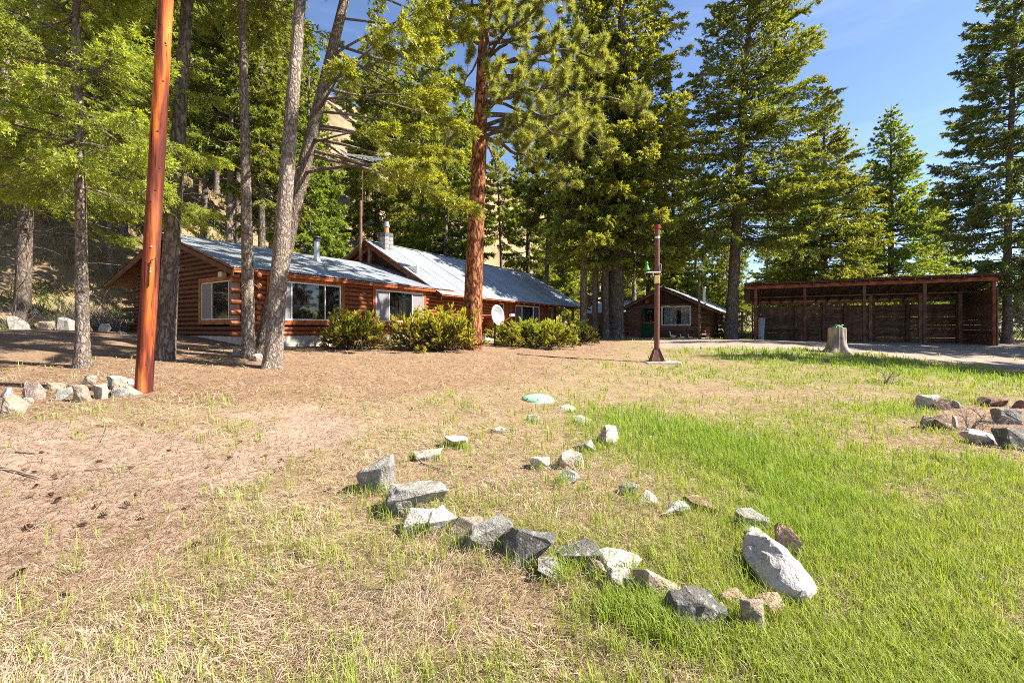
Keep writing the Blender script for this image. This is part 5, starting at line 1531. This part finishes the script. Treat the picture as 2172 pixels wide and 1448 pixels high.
def straw(n):
    x, y = sample(n)
    m = masks(x, y)
    clump = sstep(.25, .65, fbm(x * 3.2, y * 3.2, 101, 3))
    dens = (.30 + .70 * clump) * (1 - .93 * m['dirt']) * (1 - .80 * m['litter'] * (1 - .5 * clump)) * (1 - .93 * m['road']) * (1 - .45 * m['lush'])
    k = gr.random(len(x)) < dens
    x, y = x[k], y[k]; n = len(x)
    a = fbm(x * 2.1, y * 2.1, 111, 2) * 9 + gr.normal(0, .9, n); el = np.abs(gr.normal(.12, .22, n))
    st_ = gr.random(n) < .06
    el = np.where(st_, gr.uniform(.7, 1.3, n), el)
    L = gr.uniform(.05, .15, n) * np.clip(.75 + y * .03, .8, 1.6); wd = np.maximum(.0028, y * .00105) * gr.uniform(.7, 1.3, n)
    d = np.stack([np.cos(a) * np.cos(el), np.sin(a) * np.cos(el), np.sin(el)], -1)
    w_ = np.stack([-np.sin(a), np.cos(a), gr.normal(0, .5, n)], -1); w_ = unit(w_)
    b = np.stack([x, y, gz(x, y) + gr.uniform(0.0, .03, n)], -1)
    mid = b + d * (L * .55)[:, None] + UP * (.10 * L)[:, None]
    tip = b + d * L[:, None] - UP * (.12 * L)[:, None]
    V = np.stack([b - w_ * wd[:, None] * .5, b + w_ * wd[:, None] * .5, mid + w_ * wd[:, None] * .4, mid - w_ * wd[:, None] * .4], 1)
    V2 = np.stack([mid - w_ * wd[:, None] * .4, mid + w_ * wd[:, None] * .4, tip], 1)
    c = np.array((.60, .485, .325)) * gr.uniform(.5, 1.3, (n, 1))
    g2 = gr.random(n) < .28
    c = np.where(g2[:, None], np.array((.46, .37, .24)) * gr.uniform(.6, 1.2, (n, 1)), c)
    g3 = gr.random(n) < .22 * np.clip(m['gen'][k] * 2.2, 0, 1)
    c = np.where(g3[:, None], np.array((.42, .42, .10)) * gr.uniform(.8, 1.15, (n, 1)), c)
    VV = np.concatenate([V.reshape(-1, 3), V2.reshape(-1, 3)])
    q = np.arange(n * 4).reshape(-1, 4)
    tr = np.concatenate([q[:, [0, 1, 2]], q[:, [0, 2, 3]], n * 4 + np.arange(n * 3).reshape(-1, 3)])
    o = O('dry_grass', npmesh('dry_grass', VV, tr, M['straw'], np.concatenate([np.repeat(c, 4, 0), np.repeat(c, 3, 0)])))
    tag(o, 'matted dry straw coloured grass covering the yard', 'dry grass', kind='stuff')
straw(185000)

def greens(n, per=6):
    x, y = sample(n)
    xs, ys = [x], [y]
    for px, py, w_, h_, c_, lb_, g_ in RL:          # tufts left standing at the feet of the rocks
        if g_ != RG: continue
        a_ = G(px, py); k_ = a_[1] / F
        n_ = int(8 + w_ * .22)
        xs.append(a_[0] + gr.uniform(-.7, .7, n_) * w_ * k_); ys.append(a_[1] + gr.normal(-.05, .03, n_))
    NB = sum(len(q) for q in xs[1:]); x = np.concatenate(xs); y = np.concatenate(ys)
    m = masks(x, y)
    dens = np.clip(m['gen'] * .6 + m['lush'] * 1.0, .02, 1) * (1 - .96 * m['dirt']) * (1 - .93 * m['litter']) * (1 - .95 * m['road'])
    dens[len(dens) - NB:] = .5
    m['lush'][len(dens) - NB:] = np.maximum(m['lush'][len(dens) - NB:], .45)
    k = gr.random(len(x)) < dens
    x, y, lu = x[k], y[k], m['lush'][k]; n = len(x)
    x = np.repeat(x, per); y = np.repeat(y, per); lu = np.repeat(lu, per)
    spread = np.where(y < 6, .022, .05)
    x = x + gr.normal(0, 1, len(x)) * spread; y = y + gr.normal(0, 1, len(x)) * spread
    n = len(x)
    a = gr.random(n) * 6.283; bend = gr.uniform(.15, .75, n)
    L = gr.uniform(.055, .165, n) * (1 + .35 * lu) * np.clip(.9 + .02 * y, .9, 1.3)
    wd = np.maximum(.0042, y * .0012) * gr.uniform(.7, 1.25, n)
    dh = np.stack([np.cos(a), np.sin(a), 0 * a], -1); w_ = np.stack([-np.sin(a), np.cos(a), 0 * a], -1)
    b = np.stack([x, y, gz(x, y) - .004], -1)
    p1 = b + UP * (L * .6)[:, None] + dh * (L * bend * .25)[:, None]
    p2 = b + UP * (L * (1 - .35 * bend))[:, None] + dh * (L * bend * .85)[:, None]
    V = np.stack([b - w_ * wd[:, None] * .5, b + w_ * wd[:, None] * .5, p1 + w_ * wd[:, None] * .4, p1 - w_ * wd[:, None] * .4, p2], 1).reshape(-1, 3)
    q = np.arange(n * 5).reshape(-1, 5)
    tr = np.concatenate([q[:, [0, 1, 2]], q[:, [0, 2, 3]], q[:, [3, 2, 4]]])
    kk = np.clip(.25 + .6 * lu + gr.normal(0, .25, n), 0, 1)[:, None]
    c = (np.array((.36, .40, .085)) * (1 - kk) + np.array((.22, .35, .045)) * kk) * gr.uniform(.75, 1.2, (n, 1))
    o = O('green_grass', npmesh('green_grass', V, tr, M['grass'], np.repeat(c, 5, 0)))
    tag(o, 'fresh green grass blades growing through the yard', 'grass', kind='stuff')
greens(88000)

def litter_twigs(n):
    x, y = sample(n)
    m = masks(x, y)
    k = gr.random(len(x)) < (.04 + m['litter'] * .75 + m['dirt'] * .3)
    x, y = x[k], y[k]; n = len(x)
    a = gr.random(n) * 6.283; L = gr.uniform(.04, .16, n); wd = np.maximum(.0026, y * .0011)
    d = np.stack([np.cos(a), np.sin(a), gr.normal(0, .1, n)], -1); w_ = np.stack([-np.sin(a), np.cos(a), gr.normal(0, .3, n)], -1)
    b = np.stack([x, y, gz(x, y) + gr.uniform(.002, .02, n)], -1)
    V = np.stack([b - w_ * wd[:, None] * .5, b + w_ * wd[:, None] * .5, b + d * L[:, None]], 1).reshape(-1, 3)
    c = np.array((.36, .22, .125)) * gr.uniform(.3, 1.5, (n, 1))
    o = O('needle_litter', npmesh('needle_litter', V, np.arange(n * 3).reshape(-1, 3), M['straw'], np.repeat(c, 3, 0)))
    tag(o, 'brown pine needles and twigs scattered over the bare ground', 'needle litter', kind='stuff')
litter_twigs(330000)

# sprigs and low growth on the hillside and behind the carport
def hill_brush():
    n = 26000
    px = gr.uniform(-250, 2450, n); Z = gr.uniform(15, 62, n)
    x = (px - CX) / F * Z; y = Z
    t = HV[0] * (x - HC[0]) + HV[1] * (y - HC[1])
    ok = ((t > 10.5) | ((y > 33) & (x > 5))) & ~inside_buildings(x, y) & (fbm(x / 2.5, y / 2.5, 131, 3) > .44)
    x, y = x[ok], y[ok]; n = len(x); per = 9
    hillside = np.repeat((HV[0] * (x - HC[0]) + HV[1] * (y - HC[1])) > 10.5, per)
    x = np.repeat(x, per) + gr.normal(0, .15, n * per); y = np.repeat(y, per) + gr.normal(0, .15, n * per); n = len(x)
    a = gr.random(n) * 6.283; L = gr.uniform(.15, .5, n); wd = y * .0016
    b = np.stack([x, y, gz(x, y) - .02], -1)
    w_ = np.stack([-np.sin(a), np.cos(a), 0 * a], -1)
    tip = b + np.stack([np.cos(a) * L * .5, np.sin(a) * L * .5, L * .85], -1)
    V = np.stack([b - w_ * wd[:, None], b + w_ * wd[:, None], tip], 1).reshape(-1, 3)
    k = np.repeat(fbm(x[::per] / 6, y[::per] / 6, 141, 3), per)[:, None]
    c = np.where((k > .52) | ~hillside[:, None], np.array((.19, .225, .05)), np.array((.36, .28, .15))) * gr.uniform(.7, 1.25, (n, 1))
    o = O('hillside_grass', npmesh('hillside_grass', V, np.arange(n * 3).reshape(-1, 3), M['straw'], np.repeat(c, 3, 0)))
    tag(o, 'tufts of dry and green growth on the hillside and under the trees', 'grass', kind='stuff')
hill_brush()

def cone_mesh():
    bm = bmesh.new()
    n = 9
    for i in range(n):
        f = (i + .5) / n; r_ = .021 * math.sin(math.pi * min(1, .18 + .8 * (1 - f))) ; z_ = f * .085
        for j in range(7):
            a = j * 2 * math.pi / 7 + i * 1.1
            d = Vector((math.cos(a), math.sin(a), 0)); t_ = Vector((-math.sin(a), math.cos(a), 0))
            c0 = Vector((0, 0, z_))
            v = [bm.verts.new(c0 + d * r_ * .25 - t_ * r_ * .28), bm.verts.new(c0 + d * r_ * .25 + t_ * r_ * .28), bm.verts.new(c0 + d * r_ + t_ * r_ * .34 + Vector((0, 0, .008))), bm.verts.new(c0 + d * r_ * 1.08 + Vector((0, 0, .016))), bm.verts.new(c0 + d * r_ - t_ * r_ * .34 + Vector((0, 0, .008)))]
            bm.faces.new(v)
    me = bmdone(bm, 'pine_cone', M['cone'])
    return me
CM = cone_mesh()
CONES = [(50, 1120, 1.5), (60, 1208, 1.2), (75, 1262, 1.2), (150, 1270, 1.2), (5, 1095, 1), (100, 1052, 1), (60, 1060, 1), (135, 1058, 1), (205, 1080, 1), (230, 1098, 1), (280, 1078, 1), (290, 1054, 1), (158, 1120, .9), (315, 1100, 1),
         (400, 1162, 1), (450, 1245, 1.1), (200, 982, .9), (65, 1000, .9), (290, 992, .9), (440, 995, .9), (480, 973, .9), (130, 1010, .8), (570, 968, .8), (385, 1082, .8), (310, 900, .8), (125, 865, .8), (95, 962, .8), (350, 960, .8), (1215, 1170, .9), (640, 1170, .9)]
for i in range(14): CONES.append((rk.uniform(20, 1000), rk.uniform(860, 1060), rk.uniform(.6, .8)))
for px, py, s in CONES:
    x, y = G(px, py)
    o = O('pine_cone', CM, None, (x, y, gz1(x, y) + .022), (R(90) + rk.uniform(-.3, .3), rk.uniform(0, 6), rk.uniform(0, 6.28)), (.8 * s, .8 * s, .8 * s * rk.uniform(.9, 1.2)))
    tag(o, 'brown pine cone lying on the dirt or dry grass', 'pine cone', 'pine cones scattered over the yard')

STK = [((-10, 990), (85, 1018), .012, 'forked grey stick at the edge of the dirt'), ((180, 1001), (290, 990), .008, 'thin grey stick lying on the dirt beside two cones'), ((890, 985), (965, 1005), .008, 'dark twig lying behind the stone ring'),
       ((215, 940), (228, 905), .006, 'pale straw coloured stick pointing away on the dirt'), ((35, 962), (78, 964), .010, 'short dark stick beside a cone on the dirt'), ((1090, 1030), (1150, 1010), .004, 'fine straight stalk inside the stone ring'),
       ((205, 905), (240, 907), .008, 'pale broken stick below the stone border'), ((0, 1385), (180, 1310), .004, 'long pale stalk in the dry grass near the camera')]
for a, b, r_, lb in STK:
    x0, y0 = G(*a); x1, y1 = G(*b)
    n = 8; pts = []
    for i in range(n):
        f = i / (n - 1); xx = x0 + (x1 - x0) * f + rk.uniform(-.008, .008); yy = y0 + (y1 - y0) * f + rk.uniform(-.01, .01)
        pts.append((xx - x0, yy - y0, gz1(xx, yy) - gz1(x0, y0)))
    o = tube_obj('stick', pts, [r_ * (1 - .5 * i / n) for i in range(n)], M['twig'], None, 6, True, (x0, y0, gz1(x0, y0) + .02))
    tag(o, lb, 'stick', 'sticks lying in the yard')
